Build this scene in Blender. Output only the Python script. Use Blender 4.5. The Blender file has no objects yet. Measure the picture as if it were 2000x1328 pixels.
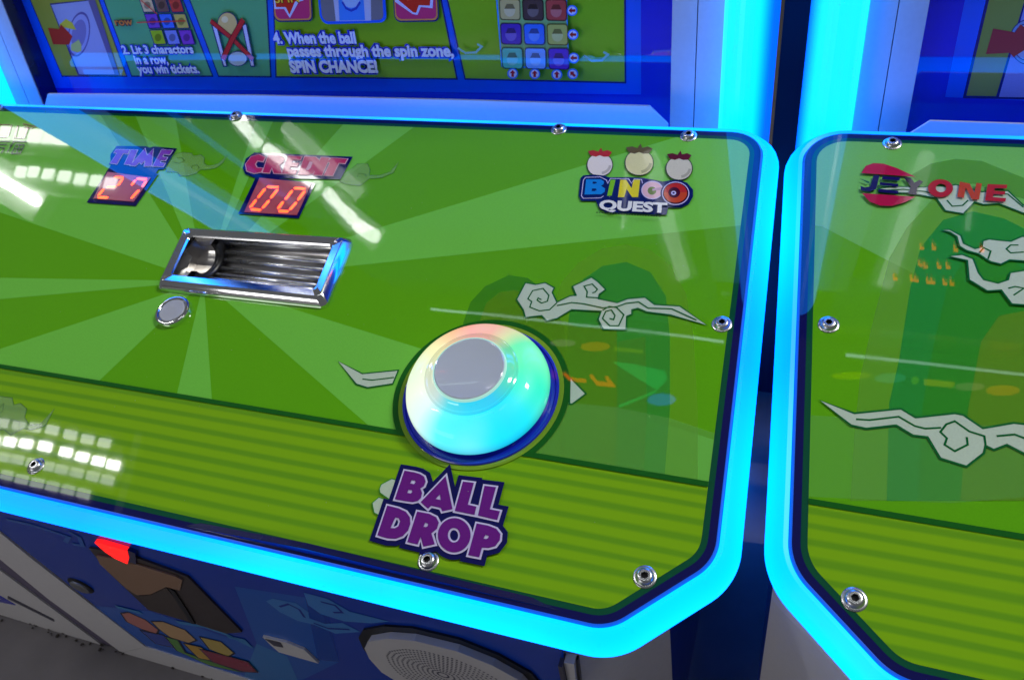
import bpy, bmesh, math, random
import numpy as np
from mathutils import Vector, Matrix
from mathutils.geometry import tessellate_polygon
random.seed(7)
S = bpy.context.scene
COL = S.collection

# ------------------------------------------------------------------ camera
F_PX, CX, CY, CAM_Z = 1618.0, 1000.0, 664.0, 0.72
RX = np.array([0.94141814, 0.11414695, -0.31733636])     # world axes in camera space (x right, y down, z forward)
RY = np.array([0.32630485, -0.54600381, 0.77162489])
RZ = np.array([-0.08518824, -0.82997006, -0.5512646])
ROT = np.array([RX, RY, RZ])
CAMP = np.array([0.0, 0.0, CAM_Z])
cam = bpy.data.cameras.new('camera')
camo = bpy.data.objects.new('camera', cam); COL.objects.link(camo)
cam.sensor_width = 36.0
cam.lens = F_PX / 2000.0 * 36.0
cam.clip_start, cam.clip_end = 0.01, 200.0
M = np.eye(4)
M[:3, 0] = ROT @ [1, 0, 0]; M[:3, 1] = ROT @ [0, -1, 0]; M[:3, 2] = ROT @ [0, 0, -1]; M[:3, 3] = CAMP
camo.matrix_world = Matrix(M.tolist())
S.camera = camo
cam.dof.use_dof = True
cam.dof.focus_distance = 0.52
cam.dof.aperture_fstop = 20.0

# ------------------------------------------------------------------ world, exposure
S.view_settings.view_transform = 'Standard'
S.view_settings.look = 'None'
S.view_settings.exposure = 0.0
W = bpy.data.worlds.new('World'); S.world = W; W.use_nodes = True
W.node_tree.nodes['Background'].inputs[0].default_value = (0.92, 0.94, 1.0, 1)
W.node_tree.nodes['Background'].inputs[1].default_value = 0.10
TUBE_L = 85.0
LED = (0.0, 0.95, 5.0)
S.cycles.max_bounces = 8
S.cycles.sample_clamp_indirect = 6.0

# added room light: a soft overhead key and a low front fill
def area(name, loc, rot, sx, sy, power, colr):
    l = bpy.data.lights.new(name, 'AREA'); l.shape = 'RECTANGLE'; l.size = sx; l.size_y = sy; l.energy = power; l.color = colr
    o = bpy.data.objects.new(name, l); COL.objects.link(o); o.location = loc; o.rotation_euler = rot
    return o
area('overhead_key_light', (2.0, 0.9, 3.6), (math.radians(-10), math.radians(36), 0), 0.8, 0.3, 80.0, (1.0, 1.0, 0.9))  # soft key added high at the right, clear of the panel's mirror
area('front_fill_light', (-1.3, -1.3, 0.45), (math.radians(84), 0, math.radians(-24)), 0.9, 0.5, 4.5, (1.0, 0.97, 0.96))  # low front fill, added to lift the lower cabinet fronts

# ------------------------------------------------------------------ geometry of the planes
def ray(px, py):
    v = np.array([px - CX, py - CY, F_PX]); v = ROT @ (v / np.linalg.norm(v)); return v
ALPHA = math.radians(21.4)
EX = np.array([1.0, 0, 0]); EY = np.array([0, math.cos(ALPHA), math.sin(ALPHA)]); EZ = np.array([0, -math.sin(ALPHA), math.cos(ALPHA)])
ORG = CAMP + ray(930, 780) * 0.56
def hit(px, py, p0, n):
    r = ray(px, py); return CAMP + r * (((p0 - CAMP) @ n) / (r @ n))
def PL(px, py):                       # point of the slanted control panel, in metres on the panel
    p = hit(px, py, ORG, EZ) - ORG
    return np.array([p @ EX, p @ EY])
def PLs(pts): return [PL(*p) for p in pts]
def crop(x0, y0, s):
    return lambda pts: [PL(x0 + a / s, y0 + b / s) for a, b in pts]
BACK = hit(800, 230, ORG, EZ)
YB = BACK[1] + 0.10
TRIM = 0.025
BN = np.array([0, 1.0, 0])
def BD(px, py, dy=0.0):               # point of the upright instruction board, (x, z)
    p = hit(px, py, np.array([0, YB + dy, 0]), BN); return np.array([p[0], p[2]])
def BT(px, py): return BD(px, py, -TRIM)
BETA = math.radians(13)
RIMF = hit(100, 1010, ORG, EZ)
F0 = RIMF + np.array([0, 0.03, -0.05])
FN = np.array([0, -math.cos(BETA), -math.sin(BETA)])
FU = np.array([0, -math.sin(BETA), math.cos(BETA)])
def FR(px, py):                       # point of the lower front, (x, along the slope)
    p = hit(px, py, F0, FN) - F0; return np.array([p @ EX, p @ FU])
M_PANEL = Matrix([[EX[i], EY[i], EZ[i], ORG[i]] for i in range(3)] + [[0, 0, 0, 1]])
M_BOARD = Matrix([[1, 0, 0, 0], [0, 0, -1, YB], [0, 1, 0, 0], [0, 0, 0, 1]])       # local (x, z, toward the player)
M_FRONT = Matrix([[EX[i], FU[i], FN[i], F0[i]] for i in range(3)] + [[0, 0, 0, 1]])

# ------------------------------------------------------------------ materials
def lin(c):
    return tuple(((v / 255) / 12.92 if v / 255 <= 0.04045 else ((v / 255 + 0.055) / 1.055) ** 2.4) for v in c[:3])
MATS = {}
def new_mat(name):
    m = bpy.data.materials.new(name); m.use_nodes = True
    return m, m.node_tree, m.node_tree.nodes['Principled BSDF']
def plain(name, rgb, rough=0.5, metal=0.0, coat=0.0, spec=0.5, var=0.06, scale=40.0, bump=0.0):
    if name in MATS: return MATS[name]
    m, nt, b = new_mat(name)
    tc = nt.nodes.new('ShaderNodeTexCoord'); nz = nt.nodes.new('ShaderNodeTexNoise'); nz.inputs['Scale'].default_value = scale; nz.inputs['Detail'].default_value = 5
    nt.links.new(tc.outputs['Object'], nz.inputs['Vector'])
    mx = nt.nodes.new('ShaderNodeMix'); mx.data_type = 'RGBA'
    c = lin(rgb)
    mx.inputs[6].default_value = (*[x * (1 - var) for x in c], 1); mx.inputs[7].default_value = (*[min(1, x * (1 + var)) for x in c], 1)
    nt.links.new(nz.outputs['Fac'], mx.inputs[0]); nt.links.new(mx.outputs[2], b.inputs['Base Color'])
    mr = nt.nodes.new('ShaderNodeMapRange'); mr.inputs[3].default_value = max(0.0, rough - 0.04); mr.inputs[4].default_value = rough + 0.05
    nt.links.new(nz.outputs['Fac'], mr.inputs[0]); nt.links.new(mr.outputs[0], b.inputs['Roughness'])
    b.inputs['Metallic'].default_value = metal
    b.inputs['Specular IOR Level'].default_value = spec
    b.inputs['Coat Weight'].default_value = coat; b.inputs['Coat Roughness'].default_value = 0.03
    if bump:
        bp = nt.nodes.new('ShaderNodeBump'); bp.inputs['Strength'].default_value = bump; bp.inputs['Distance'].default_value = 0.002
        nt.links.new(nz.outputs['Fac'], bp.inputs['Height']); nt.links.new(bp.outputs[0], b.inputs['Normal'])
    MATS[name] = m
    return m
def emit(name, rgb, strength=1.0, base=(0.02, 0.02, 0.02), linear=True, rough=0.2):
    if name in MATS: return MATS[name]
    m, nt, b = new_mat(name)
    b.inputs['Base Color'].default_value = (*base, 1); b.inputs['Roughness'].default_value = rough
    b.inputs['Emission Color'].default_value = (*(rgb if linear else lin(rgb)), 1)
    b.inputs['Emission Strength'].default_value = strength
    MATS[name] = m
    return m
def ink_mat(name, ior, coat_rough=0.006, haze=0.04):
    """printed vinyl under clear acrylic: flat ink from the colour attribute, mirror-smooth cover"""
    m, nt, b = new_mat(name)
    at = nt.nodes.new('ShaderNodeVertexColor'); at.layer_name = 'ink'
    tc = nt.nodes.new('ShaderNodeTexCoord'); nz = nt.nodes.new('ShaderNodeTexNoise'); nz.inputs['Scale'].default_value = 900; nz.inputs['Detail'].default_value = 2
    nt.links.new(tc.outputs['Object'], nz.inputs['Vector'])
    mr = nt.nodes.new('ShaderNodeMapRange'); mr.inputs[3].default_value = 0.9; mr.inputs[4].default_value = 1.1
    nt.links.new(nz.outputs['Fac'], mr.inputs[0])
    mul = nt.nodes.new('ShaderNodeVectorMath'); mul.operation = 'SCALE'
    nt.links.new(at.outputs['Color'], mul.inputs[0]); nt.links.new(mr.outputs[0], mul.inputs['Scale'])
    nt.links.new(mul.outputs[0], b.inputs['Base Color']); nt.links.new(at.outputs['Alpha'], b.inputs['Alpha'])
    b.inputs['Roughness'].default_value = 0.6; b.inputs['Specular IOR Level'].default_value = 0.0
    b.inputs['Coat Weight'].default_value = 1.0; b.inputs['Coat Roughness'].default_value = coat_rough; b.inputs['Coat IOR'].default_value = ior
    # the acrylic sheet is never dead flat
    n2 = nt.nodes.new('ShaderNodeTexNoise'); n2.inputs['Scale'].default_value = 9; n2.inputs['Detail'].default_value = 1
    nt.links.new(tc.outputs['Object'], n2.inputs['Vector'])
    bp = nt.nodes.new('ShaderNodeBump'); bp.inputs['Strength'].default_value = 0.035; bp.inputs['Distance'].default_value = 0.004
    nt.links.new(n2.outputs['Fac'], bp.inputs['Height']); nt.links.new(bp.outputs[0], b.inputs['Coat Normal'])
    n3 = nt.nodes.new('ShaderNodeTexNoise'); n3.inputs['Scale'].default_value = 22; n3.inputs['Detail'].default_value = 6; n3.inputs['Roughness'].default_value = 0.7
    nt.links.new(tc.outputs['Object'], n3.inputs['Vector'])
    m3 = nt.nodes.new('ShaderNodeMapRange'); m3.name = 'smear'; m3.inputs[1].default_value = 0.45; m3.inputs[2].default_value = 0.75; m3.inputs[3].default_value = coat_rough; m3.inputs[4].default_value = coat_rough + 0.045
    nt.links.new(n3.outputs['Fac'], m3.inputs[0]); nt.links.new(m3.outputs[0], b.inputs['Coat Roughness'])
    MATS[name] = m
    return m
INK = ink_mat('printed_panel_acrylic', 1.55)
INKB = ink_mat('printed_board_acrylic', 1.75)
for n_ in INKB.node_tree.nodes:
    if n_.type == 'MAP_RANGE' and n_.name != 'smear': n_.inputs[3].default_value, n_.inputs[4].default_value = 1.3, 1.5
INKF = ink_mat('printed_front_vinyl', 1.4, 0.12)
CHROME = plain('chrome', (236, 238, 240), 0.09, 1.0, var=0.02)
STEEL = plain('screw_steel', (214, 216, 220), 0.27, 1.0, var=0.05, scale=300)
BRUSHED = plain('brushed_steel', (150, 152, 156), 0.42, 1.0, var=0.1, scale=600)
DARKM = plain('dark_metal', (46, 46, 50), 0.35, 0.7)
BLACK = plain('black_plastic', (14, 14, 18), 0.35)
NAVYP = plain('navy_plastic', (8, 14, 74), 0.22, coat=0.5)
WHITEP = plain('white_powder_coat', (205, 203, 205), 0.45, bump=0.05, scale=250)
GREYP = plain('grey_seam', (70, 68, 84), 0.5)
PURPLEP = plain('purple_grey', (96, 88, 112), 0.5)
BODYDK = plain('dark_cabinet_side', (44, 54, 150), 0.3, coat=0.4)
BLUEGL = plain('blue_gloss_plastic', (16, 38, 190), 0.25, coat=0.5)

def led_mat(name, axis, lo, hi, inner, outer, strength=1.0):
    """a LED diffuser: light falls off away from the strip of LEDs behind it"""
    m, nt, b = new_mat(name)
    tc = nt.nodes.new('ShaderNodeTexCoord'); sp = nt.nodes.new('ShaderNodeSeparateXYZ'); nt.links.new(tc.outputs['Object'], sp.inputs[0])
    mr = nt.nodes.new('ShaderNodeMapRange'); mr.inputs[1].default_value = lo; mr.inputs[2].default_value = hi; mr.interpolation_type = 'SMOOTHSTEP'
    nt.links.new(sp.outputs[axis], mr.inputs[0])
    mx = nt.nodes.new('ShaderNodeMix'); mx.data_type = 'RGBA'; mx.inputs[6].default_value = (*inner, 1); mx.inputs[7].default_value = (*outer, 1)
    nt.links.new(mr.outputs[0], mx.inputs[0]); nt.links.new(mx.outputs[2], b.inputs['Emission Color'])
    b.inputs['Emission Strength'].default_value = strength; b.inputs['Base Color'].default_value = (0.05, 0.08, 0.1, 1); b.inputs['Roughness'].default_value = 0.25
    return m
def led_rim_mat():
    m, nt, b = new_mat('cyan_led_rim')
    tc = nt.nodes.new('ShaderNodeTexCoord'); nz = nt.nodes.new('ShaderNodeTexNoise'); nz.inputs['Scale'].default_value = 4.5; nz.inputs['Detail'].default_value = 1
    nt.links.new(tc.outputs['Object'], nz.inputs['Vector'])
    rp = nt.nodes.new('ShaderNodeValToRGB'); rp.color_ramp.elements[0].position = 0.38; rp.color_ramp.elements[1].position = 0.6
    rp.color_ramp.elements[0].color = (0, 0.60, 1, 1); rp.color_ramp.elements[1].color = (0, 1.08, 1, 1)
    nt.links.new(nz.outputs['Fac'], rp.inputs[0])
    sp = nt.nodes.new('ShaderNodeSeparateXYZ'); nt.links.new(tc.outputs['Object'], sp.inputs[0])
    mr = nt.nodes.new('ShaderNodeMapRange'); mr.inputs[1].default_value = -0.0180; mr.inputs[2].default_value = 0.0; nt.links.new(sp.outputs[2], mr.inputs[0])
    r2_ = nt.nodes.new('ShaderNodeValToRGB'); r2_.color_ramp.interpolation = 'EASE'
    r2_.color_ramp.elements[0].position = 0.0; r2_.color_ramp.elements[0].color = (0, 0.82, 0.85, 1); r2_.color_ramp.elements[1].position = 1.0; r2_.color_ramp.elements[1].color = (0, 0.8, 0.75, 1)
    e_ = r2_.color_ramp.elements.new(0.38); e_.color = (0, 1, 1, 1)
    nt.links.new(mr.outputs[0], r2_.inputs[0])
    m0_ = nt.nodes.new('ShaderNodeVectorMath'); m0_.operation = 'MULTIPLY'; nt.links.new(rp.outputs[0], m0_.inputs[0]); nt.links.new(r2_.outputs[0], m0_.inputs[1])
    ml = nt.nodes.new('ShaderNodeVectorMath'); ml.operation = 'MULTIPLY'; ml.inputs[1].default_value = (1, 1, LED[2])
    nt.links.new(m0_.outputs[0], ml.inputs[0]); nt.links.new(ml.outputs[0], b.inputs['Emission Color'])
    b.inputs['Emission Strength'].default_value = 1.0; b.inputs['Base Color'].default_value = (0.0, 0.03, 0.04, 1); b.inputs['Roughness'].default_value = 0.4; b.inputs['Specular IOR Level'].default_value = 0.25
    return m
RIMM = led_rim_mat()
EDGE = emit('edge_lit_acrylic', (0.0, 0.09, 0.75), 0.9, rough=0.4)
DIGIT = emit('led_digit', (5.0, 0.30, 0.02), 1.0, base=(0.2, 0.01, 0.0))
PANE = emit('red_glow_pane', (0.22, 0.008, 0.006), 1.0, base=(0.03, 0.012, 0.012), rough=0.3)  # pane emits faint red for the glow around its digits
for pm in (PANE, DIGIT):
    pb = pm.node_tree.nodes['Principled BSDF']; pb.inputs['Coat Weight'].default_value = 1.0; pb.inputs['Coat Roughness'].default_value = 0.015; pb.inputs['Coat IOR'].default_value = 1.55
TUBE = emit('fluorescent_tube', (1.0, 1.0, 0.97), TUBE_L)
REDLAMP = emit('red_lamp', (1.5, 0.012, 0.008), 1.0)

# ------------------------------------------------------------------ object helpers
WM = {}
def link(name, me, mats, parent=None, mw=Matrix.Identity(4)):
    for m in (mats if isinstance(mats, (list, tuple)) else [mats]): me.materials.append(m)
    o = bpy.data.objects.new(name, me); COL.objects.link(o)
    return attach(o, parent, mw)
def attach(o, parent, mw):
    if parent is not None:
        o.parent = parent; o.matrix_basis = WM[parent.name].inverted() @ mw
    else:
        o.matrix_basis = mw
    WM[o.name] = mw.copy()
    return o
def thing(name, label, cat, loc, group=None):
    o = bpy.data.objects.new(name, None); COL.objects.link(o)
    o.empty_display_size = 0.05
    o['label'] = label; o['category'] = cat
    if group: o['group'] = group
    return attach(o, None, Matrix.Translation(loc))
def me_from(name, v, f, smooth=False, mi=None):
    me = bpy.data.meshes.new(name); me.from_pydata([tuple(map(float, p)) for p in v], [], f)
    if mi: me.polygons.foreach_set('material_index', mi)
    if smooth: me.polygons.foreach_set('use_smooth', [True] * len(me.polygons))
    me.update(); return me
def T(x, y, z=0.0): return Matrix.Translation((x, y, z))

# ------------------------------------------------------------------ 2-D helpers
def area2(p): return 0.5 * sum(p[i][0] * p[(i + 1) % len(p)][1] - p[(i + 1) % len(p)][0] * p[i][1] for i in range(len(p)))
def ccw(p):
    p = [np.array(q, float) for q in p]
    return p if area2(p) > 0 else p[::-1]
def offset(p, d, lim=2.2):
    p = ccw(p); n = len(p); out = []
    for i in range(n):
        a, b, c = p[i - 1], p[i], p[(i + 1) % n]
        e1 = b - a; e2 = c - b
        l1 = np.linalg.norm(e1) or 1e-9; l2 = np.linalg.norm(e2) or 1e-9
        n1 = np.array([e1[1], -e1[0]]) / l1; n2 = np.array([e2[1], -e2[0]]) / l2
        m = n1 + n2; k = 1 + n1 @ n2
        m = m / max(k, 0.25)
        L = np.linalg.norm(m)
        if L > lim: m = m / L * lim
        out.append(b + m * d)
    return out
def fillet(p, r, seg=8):
    out = []; n = len(p); p = [np.array(q, float) for q in p]
    for i in range(n):
        a, b, c = p[i - 1], p[i], p[(i + 1) % n]; rr = r[i] if isinstance(r, (list, tuple)) else r
        u = (a - b) / np.linalg.norm(a - b); w = (c - b) / np.linalg.norm(c - b)
        if rr <= 0: out.append(b); continue
        ang = math.acos(max(-1, min(1, u @ w))); t = rr / math.tan(ang / 2)
        bis = (u + w) / np.linalg.norm(u + w); ctr = b + bis * (rr / math.sin(ang / 2))
        p1 = b + u * t; p2 = b + w * t
        a1 = math.atan2(*(p1 - ctr)[::-1]); a2 = math.atan2(*(p2 - ctr)[::-1])
        da = (a2 - a1 + math.pi) % (2 * math.pi) - math.pi
        for k in range(seg + 1):
            th = a1 + da * k / seg; out.append(ctr + rr * np.array([math.cos(th), math.sin(th)]))
    return out
def clip(poly, conv):
    out = [np.array(q, float) for q in poly]; conv = ccw(conv)
    for i in range(len(conv)):
        a, b = conv[i], conv[(i + 1) % len(conv)]; e = b - a
        if not out: return []
        src = out; out = []
        for j in range(len(src)):
            s, t = src[j - 1], src[j]
            ds = e[0] * (s[1] - a[1]) - e[1] * (s[0] - a[0]); dt = e[0] * (t[1] - a[1]) - e[1] * (t[0] - a[0])
            if dt >= 0:
                if ds < 0: out.append(s + (t - s) * ds / (ds - dt))
                out.append(t)
            elif ds >= 0: out.append(s + (t - s) * ds / (ds - dt))
    return out
def minus(poly, conv):
    """convex polygon less a convex hole, as convex pieces"""
    conv = ccw(conv); rest = poly; out = []
    for i in range(len(conv)):
        a, b = conv[i], conv[(i + 1) % len(conv)]; e = (b - a) / np.linalg.norm(b - a); n = np.array([-e[1], e[0]])
        big = lambda sgn: [a - 9 * e, a + 9 * e, a + 9 * e + sgn * 9 * n, a - 9 * e + sgn * 9 * n]
        if len(rest) < 3: break
        q = clip(rest, big(-1))
        if len(q) >= 3: out.append(q)
        rest = clip(rest, big(1))
    return out
def ellipse(c, rx, ry, n=40, a0=0.0): return [(c[0] + rx * math.cos(a0 + 2 * math.pi * i / n), c[1] + ry * math.sin(a0 + 2 * math.pi * i / n)) for i in range(n)]

class Ink:
    """flat print: coloured polygons stacked in 0.05 mm steps, joined to one mesh"""
    def __init__(s, layer=0): s.v = []; s.f = []; s.c = []; s.k = layer
    def poly(s, p, rgb, a=1.0, holes=(), k=None, step=True):
        if len(p) < 3: return
        if k is not None: s.k = k
        z = s.k * 5e-5
        if step: s.k += 1
        loops = [[Vector((q[0], q[1], 0)) for q in ccw(p)]] + [[Vector((q[0], q[1], 0)) for q in ccw(h)[::-1]] for h in holes]
        base = len(s.v)
        for l in loops: s.v += [(q.x, q.y, z) for q in l]
        flat = [q for l in loops for q in l]
        for t in tessellate_polygon(loops):
            q0, q1, q2 = (flat[i] for i in t)
            ar = (q1.x - q0.x) * (q2.y - q0.y) - (q2.x - q0.x) * (q1.y - q0.y)
            if abs(ar) < 1e-14: continue
            s.f.append([base + i for i in (t if ar > 0 else t[::-1])]); s.c.append((*lin(rgb), a))
    def stroke(s, pts, w, rgb, closed=False, a=1.0):
        pts = [np.array(q, float) for q in pts]; n = len(pts); L = []; R = []
        for i in range(n):
            p = pts[i]; pa = pts[i - 1] if (i or closed) else None; pb = pts[(i + 1) % n] if (i < n - 1 or closed) else None
            d1 = (p - pa) if pa is not None else (pb - p); d2 = (pb - p) if pb is not None else (p - pa)
            d1 = d1 / (np.linalg.norm(d1) or 1e-9); d2 = d2 / (np.linalg.norm(d2) or 1e-9)
            m = np.array([-d1[1] - d2[1], d1[0] + d2[0]]); k = 1 + d1 @ d2; m = m / max(k, 0.35)
            if np.linalg.norm(m) > 1.8: m = m / np.linalg.norm(m) * 1.8
            L.append(p + m * w / 2); R.append(p - m * w / 2)
        b = len(s.v); z = s.k * 5e-5; s.k += 1
        s.v += [(q[0], q[1], z) for q in L] + [(q[0], q[1], z) for q in R]
        for i in range(n if closed else n - 1):
            j = (i + 1) % n; s.f.append([b + n + i, b + n + j, b + j, b + i]); s.c.append((*lin(rgb), a))
    def text(s, body, p0, p1, height, rgb, bold=0.02, shear=0.0, up=None):
        """letters along p0 -> p1; height scales the letters' own height"""
        c = bpy.data.curves.new('lettering', 'FONT'); c.body = body; c.offset = bold; c.shear = shear; c.resolution_u = 3
        o = bpy.data.objects.new('lettering', c); COL.objects.link(o)
        bpy.context.view_layer.update()
        me = o.evaluated_get(bpy.context.evaluated_depsgraph_get()).to_mesh()
        vs = [tuple(v.co) for v in me.vertices]; fs = [list(p.vertices) for p in me.polygons]
        o.evaluated_get(bpy.context.evaluated_depsgraph_get()).to_mesh_clear()
        bpy.data.objects.remove(o); bpy.data.curves.remove(c)
        xs = [v[0] for v in vs]; x0, x1 = min(xs), max(xs)
        p0 = np.array(p0); p1 = np.array(p1); d = p1 - p0; n = np.array([-d[1], d[0]]) / np.linalg.norm(d)
        if up is not None: n = np.array(up)
        b = len(s.v); z = s.k * 5e-5; s.k += 1
        for v in vs:
            q = p0 + d * ((v[0] - x0) / (x1 - x0)) + n * height * v[1]
            s.v.append((q[0], q[1], z))
        for f in fs:
            f = [b + i for i in f]; a_, b_, c_ = (s.v[f[0]], s.v[f[1]], s.v[f[2]])
            if (b_[0] - a_[0]) * (c_[1] - a_[1]) - (c_[0] - a_[0]) * (b_[1] - a_[1]) < 0: f = f[::-1]
            s.f.append(f); s.c.append((*lin(rgb), 1.0))
    def build(s, name, mat, parent, mw, z=0.0):
        me = me_from(name, s.v, s.f)
        at = me.color_attributes.new('ink', 'FLOAT_COLOR', 'CORNER')
        buf = []
        for f, c in zip(s.f, s.c): buf += list(c) * len(f)
        at.data.foreach_set('color', buf)
        return link(name, me, mat, parent, mw @ T(0, 0, z))

def prism(name, p, z0, z1, mat, parent, mw, bevel=0.0, holes=()):
    """a plate with real thickness; local x, y outline, from z0 up to z1"""
    bm = bmesh.new()
    loops = [ccw(p)] + [ccw(h)[::-1] for h in holes]
    fl = [[Vector((q[0], q[1], 0)) for q in l] for l in loops]
    flat = [q for l in fl for q in l]
    lo = [bm.verts.new((q.x, q.y, z0)) for q in flat]; hi = [bm.verts.new((q.x, q.y, z1)) for q in flat]
    if not holes:
        bm.faces.new(hi); bm.faces.new(lo[::-1])
    else:
        for t in tessellate_polygon(fl):
            a_, b_, c_ = (flat[i] for i in t)
            if (b_.x - a_.x) * (c_.y - a_.y) - (b_.y - a_.y) * (c_.x - a_.x) < 0: t = t[::-1]
            try:
                bm.faces.new([hi[i] for i in t]); bm.faces.new([lo[i] for i in t[::-1]])
            except ValueError: pass
    b = 0
    for l in fl:
        n = len(l)
        for i in range(n):
            j = (i + 1) % n; bm.faces.new((lo[b + i], lo[b + j], hi[b + j], hi[b + i]))
        b += n
    if bevel:
        es = [e for e in bm.edges if all(v in set(hi) for v in e.verts) and len(e.link_faces) == 2 and e.calc_face_angle(0) > 0.5]
        bmesh.ops.bevel(bm, geom=es, offset=bevel, segments=2, affect='EDGES', profile=0.6)
    me = bpy.data.meshes.new(name); bm.to_mesh(me); bm.free()
    return link(name, me, mat, parent, mw)
def box(name, lo, hi, mat, parent, mw=Matrix.Identity(4), bevel=0.0):
    return prism(name, [(lo[0], lo[1]), (hi[0], lo[1]), (hi[0], hi[1]), (lo[0], hi[1])], lo[2], hi[2], mat, parent, mw, bevel)
def lathe(name, prof, mats, parent, mw, n=48, mi=None, cap=True):
    v = []; f = []; m = []
    for r, h in prof: v += [(r * math.cos(2 * math.pi * i / n), r * math.sin(2 * math.pi * i / n), h) for i in range(n)]
    for k in range(len(prof) - 1):
        for i in range(n):
            j = (i + 1) % n; f.append((k * n + i, k * n + j, (k + 1) * n + j, (k + 1) * n + i)); m.append(mi[k] if mi else 0)
    if cap:
        b = (len(prof) - 1) * n; f.append(tuple(b + i for i in range(n))); m.append(mi[-1] if mi else 0)
    me = me_from(name, v, f, True, m)
    me.set_sharp_from_angle(angle=math.radians(32))
    return link(name, me, mats, parent, mw)
def sweep(name, outline, prof, mat, parent, mw):
    """profile (out, up) carried round a closed outline"""
    n = len(outline); v = []; f = []
    for o_, u_ in prof: v += [(q[0], q[1], u_) for q in offset(outline, o_)]
    m = len(prof)
    for k in range(m - 1):
        for i in range(n):
            j = (i + 1) % n; f.append((k * n + i, (k + 1) * n + i, (k + 1) * n + j, k * n + j)[::-1])
    me = me_from(name, v, f, True); me.set_sharp_from_angle(angle=math.radians(50))
    return link(name, me, mat, parent, mw)

# ------------------------------------------------------------------ palette of the print
G_D, G_L, G_X = (92, 168, 8), (112, 194, 66), (16, 92, 22)      # dark ray, light ray, dark green line
OLIVE, DEEP = (124, 178, 26), (44, 164, 56)
CLOUD, CLINE = (186, 204, 182), (8, 96, 44)
NAVY, BORDERG = (12, 14, 84), (4, 78, 52)
PURPLE, LILAC = (104, 26, 128), (206, 198, 238)

floor = link('floor', me_from('floor', [(-8, -6, 0), (8, -6, 0), (8, 10, 0), (-8, 10, 0)], [(0, 1, 2, 3)]), plain('concrete_floor', (116, 112, 114), 0.8, var=0.55, scale=9.0, bump=0.4))
floor['kind'] = 'structure'

# ------------------------------------------------------------------ screws
def screw_mesh():
    n = 36; prof = [(0.0066, 0.0), (0.0066, 0.0006), (0.0063, 0.0009), (0.0053, 0.0010), (0.0051, 0.0016), (0.0047, 0.0026), (0.0040, 0.0033), (0.0032, 0.0036), (0.0026, 0.0036)]
    v = []; f = []; m = []
    for r, h in prof: v += [(r * math.cos(2 * math.pi * i / n), r * math.sin(2 * math.pi * i / n), h) for i in range(n)]
    hexr = lambda a: 0.0019 / math.cos(((a + math.pi / 6) % (math.pi / 3)) - math.pi / 6)
    for h in (0.0036, 0.0014): v += [(hexr(2 * math.pi * i / n) * math.cos(2 * math.pi * i / n), hexr(2 * math.pi * i / n) * math.sin(2 * math.pi * i / n), h) for i in range(n)]
    K = len(prof) + 2
    for k in range(K - 1):
        for i in range(n):
            j = (i + 1) % n; f.append((k * n + i, k * n + j, (k + 1) * n + j, (k + 1) * n + i)); m.append(1 if k == K - 2 else 0)
    f.append(tuple((K - 1) * n + i for i in range(n))); m.append(1)
    me = me_from('screw', v, f, True, m); me.set_sharp_from_angle(angle=math.radians(40))
    me.materials.append(STEEL); me.materials.append(DARKM)
    return me
SCREW = screw_mesh()
def screw(parent, px, py):
    u, w = PL(px, py)
    o = bpy.data.objects.new('screw', SCREW); COL.objects.link(o)
    return attach(o, parent, M_PANEL @ T(u, w, 0.0012) @ Matrix.Rotation(random.random() * 6, 4, 'Z'))

# ------------------------------------------------------------------ a cabinet's shared carcass
TOPV = 0.2725
OUT1 = fillet([(-0.745, TOPV), PL(1493, 262), PL(1398, 1098), PL(1188, 1229), (-0.62, -0.1265), (-0.745, -0.075)], [0.03, 0.026, 0.028, 0.028, 0.028, 0.028])
r2, b2 = PL(1577, 300), PL(1537, 1120)
OUT2 = fillet([PL(1572, 256)[:1].tolist() + [TOPV], (1.11, TOPV), (1.11, -0.075), (1.0, -0.127), PL(1745, 1325), PL(1541, 1105)], [0.03, 0.026, 0.028, 0.028, 0.03, 0.034])
PANEL_T = 0.0012
TRAY = [PL(311, 571), PL(641, 607), PL(694, 473), PL(367, 452)]
HOLE = offset(TRAY, -0.0085)
def make_panel(root, outline, holes=()):
    p = prism('control_panel', outline, -0.014, PANEL_T - 0.0004, NAVYP, root, M_PANEL, holes=holes)
    sweep('acrylic_edge', outline, [(-0.0010, PANEL_T - 0.0004), (-0.0008, PANEL_T + 0.0003), (0.0001, PANEL_T - 0.0004), (0.0005, -0.003)], EDGE, p, M_PANEL)
    sweep('light_rim', outline, [(0.0008, -0.0005), (0.0036, 0.0006), (0.0058, -0.0014), (0.0092, -0.0050), (0.0122, -0.0088), (0.0131, -0.0125), (0.0126, -0.0155), (0.0106, -0.0176)], RIMM, root, M_PANEL)
    sweep('rim_underside', outline, [(0.0106, -0.0176), (0.008, -0.0192), (-0.012, -0.0200)], BLACK, root, M_PANEL)
    bp = Ink()
    bp.poly(offset(outline, -0.0011), NAVY, holes=holes); bp.poly(offset(outline, -0.0056), BORDERG, holes=holes)
    bp.build('border_print', INK, p, M_PANEL, PANEL_T)
    return p
ZP = PANEL_T
def L3(x, y, z): return (x, y, z)

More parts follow.
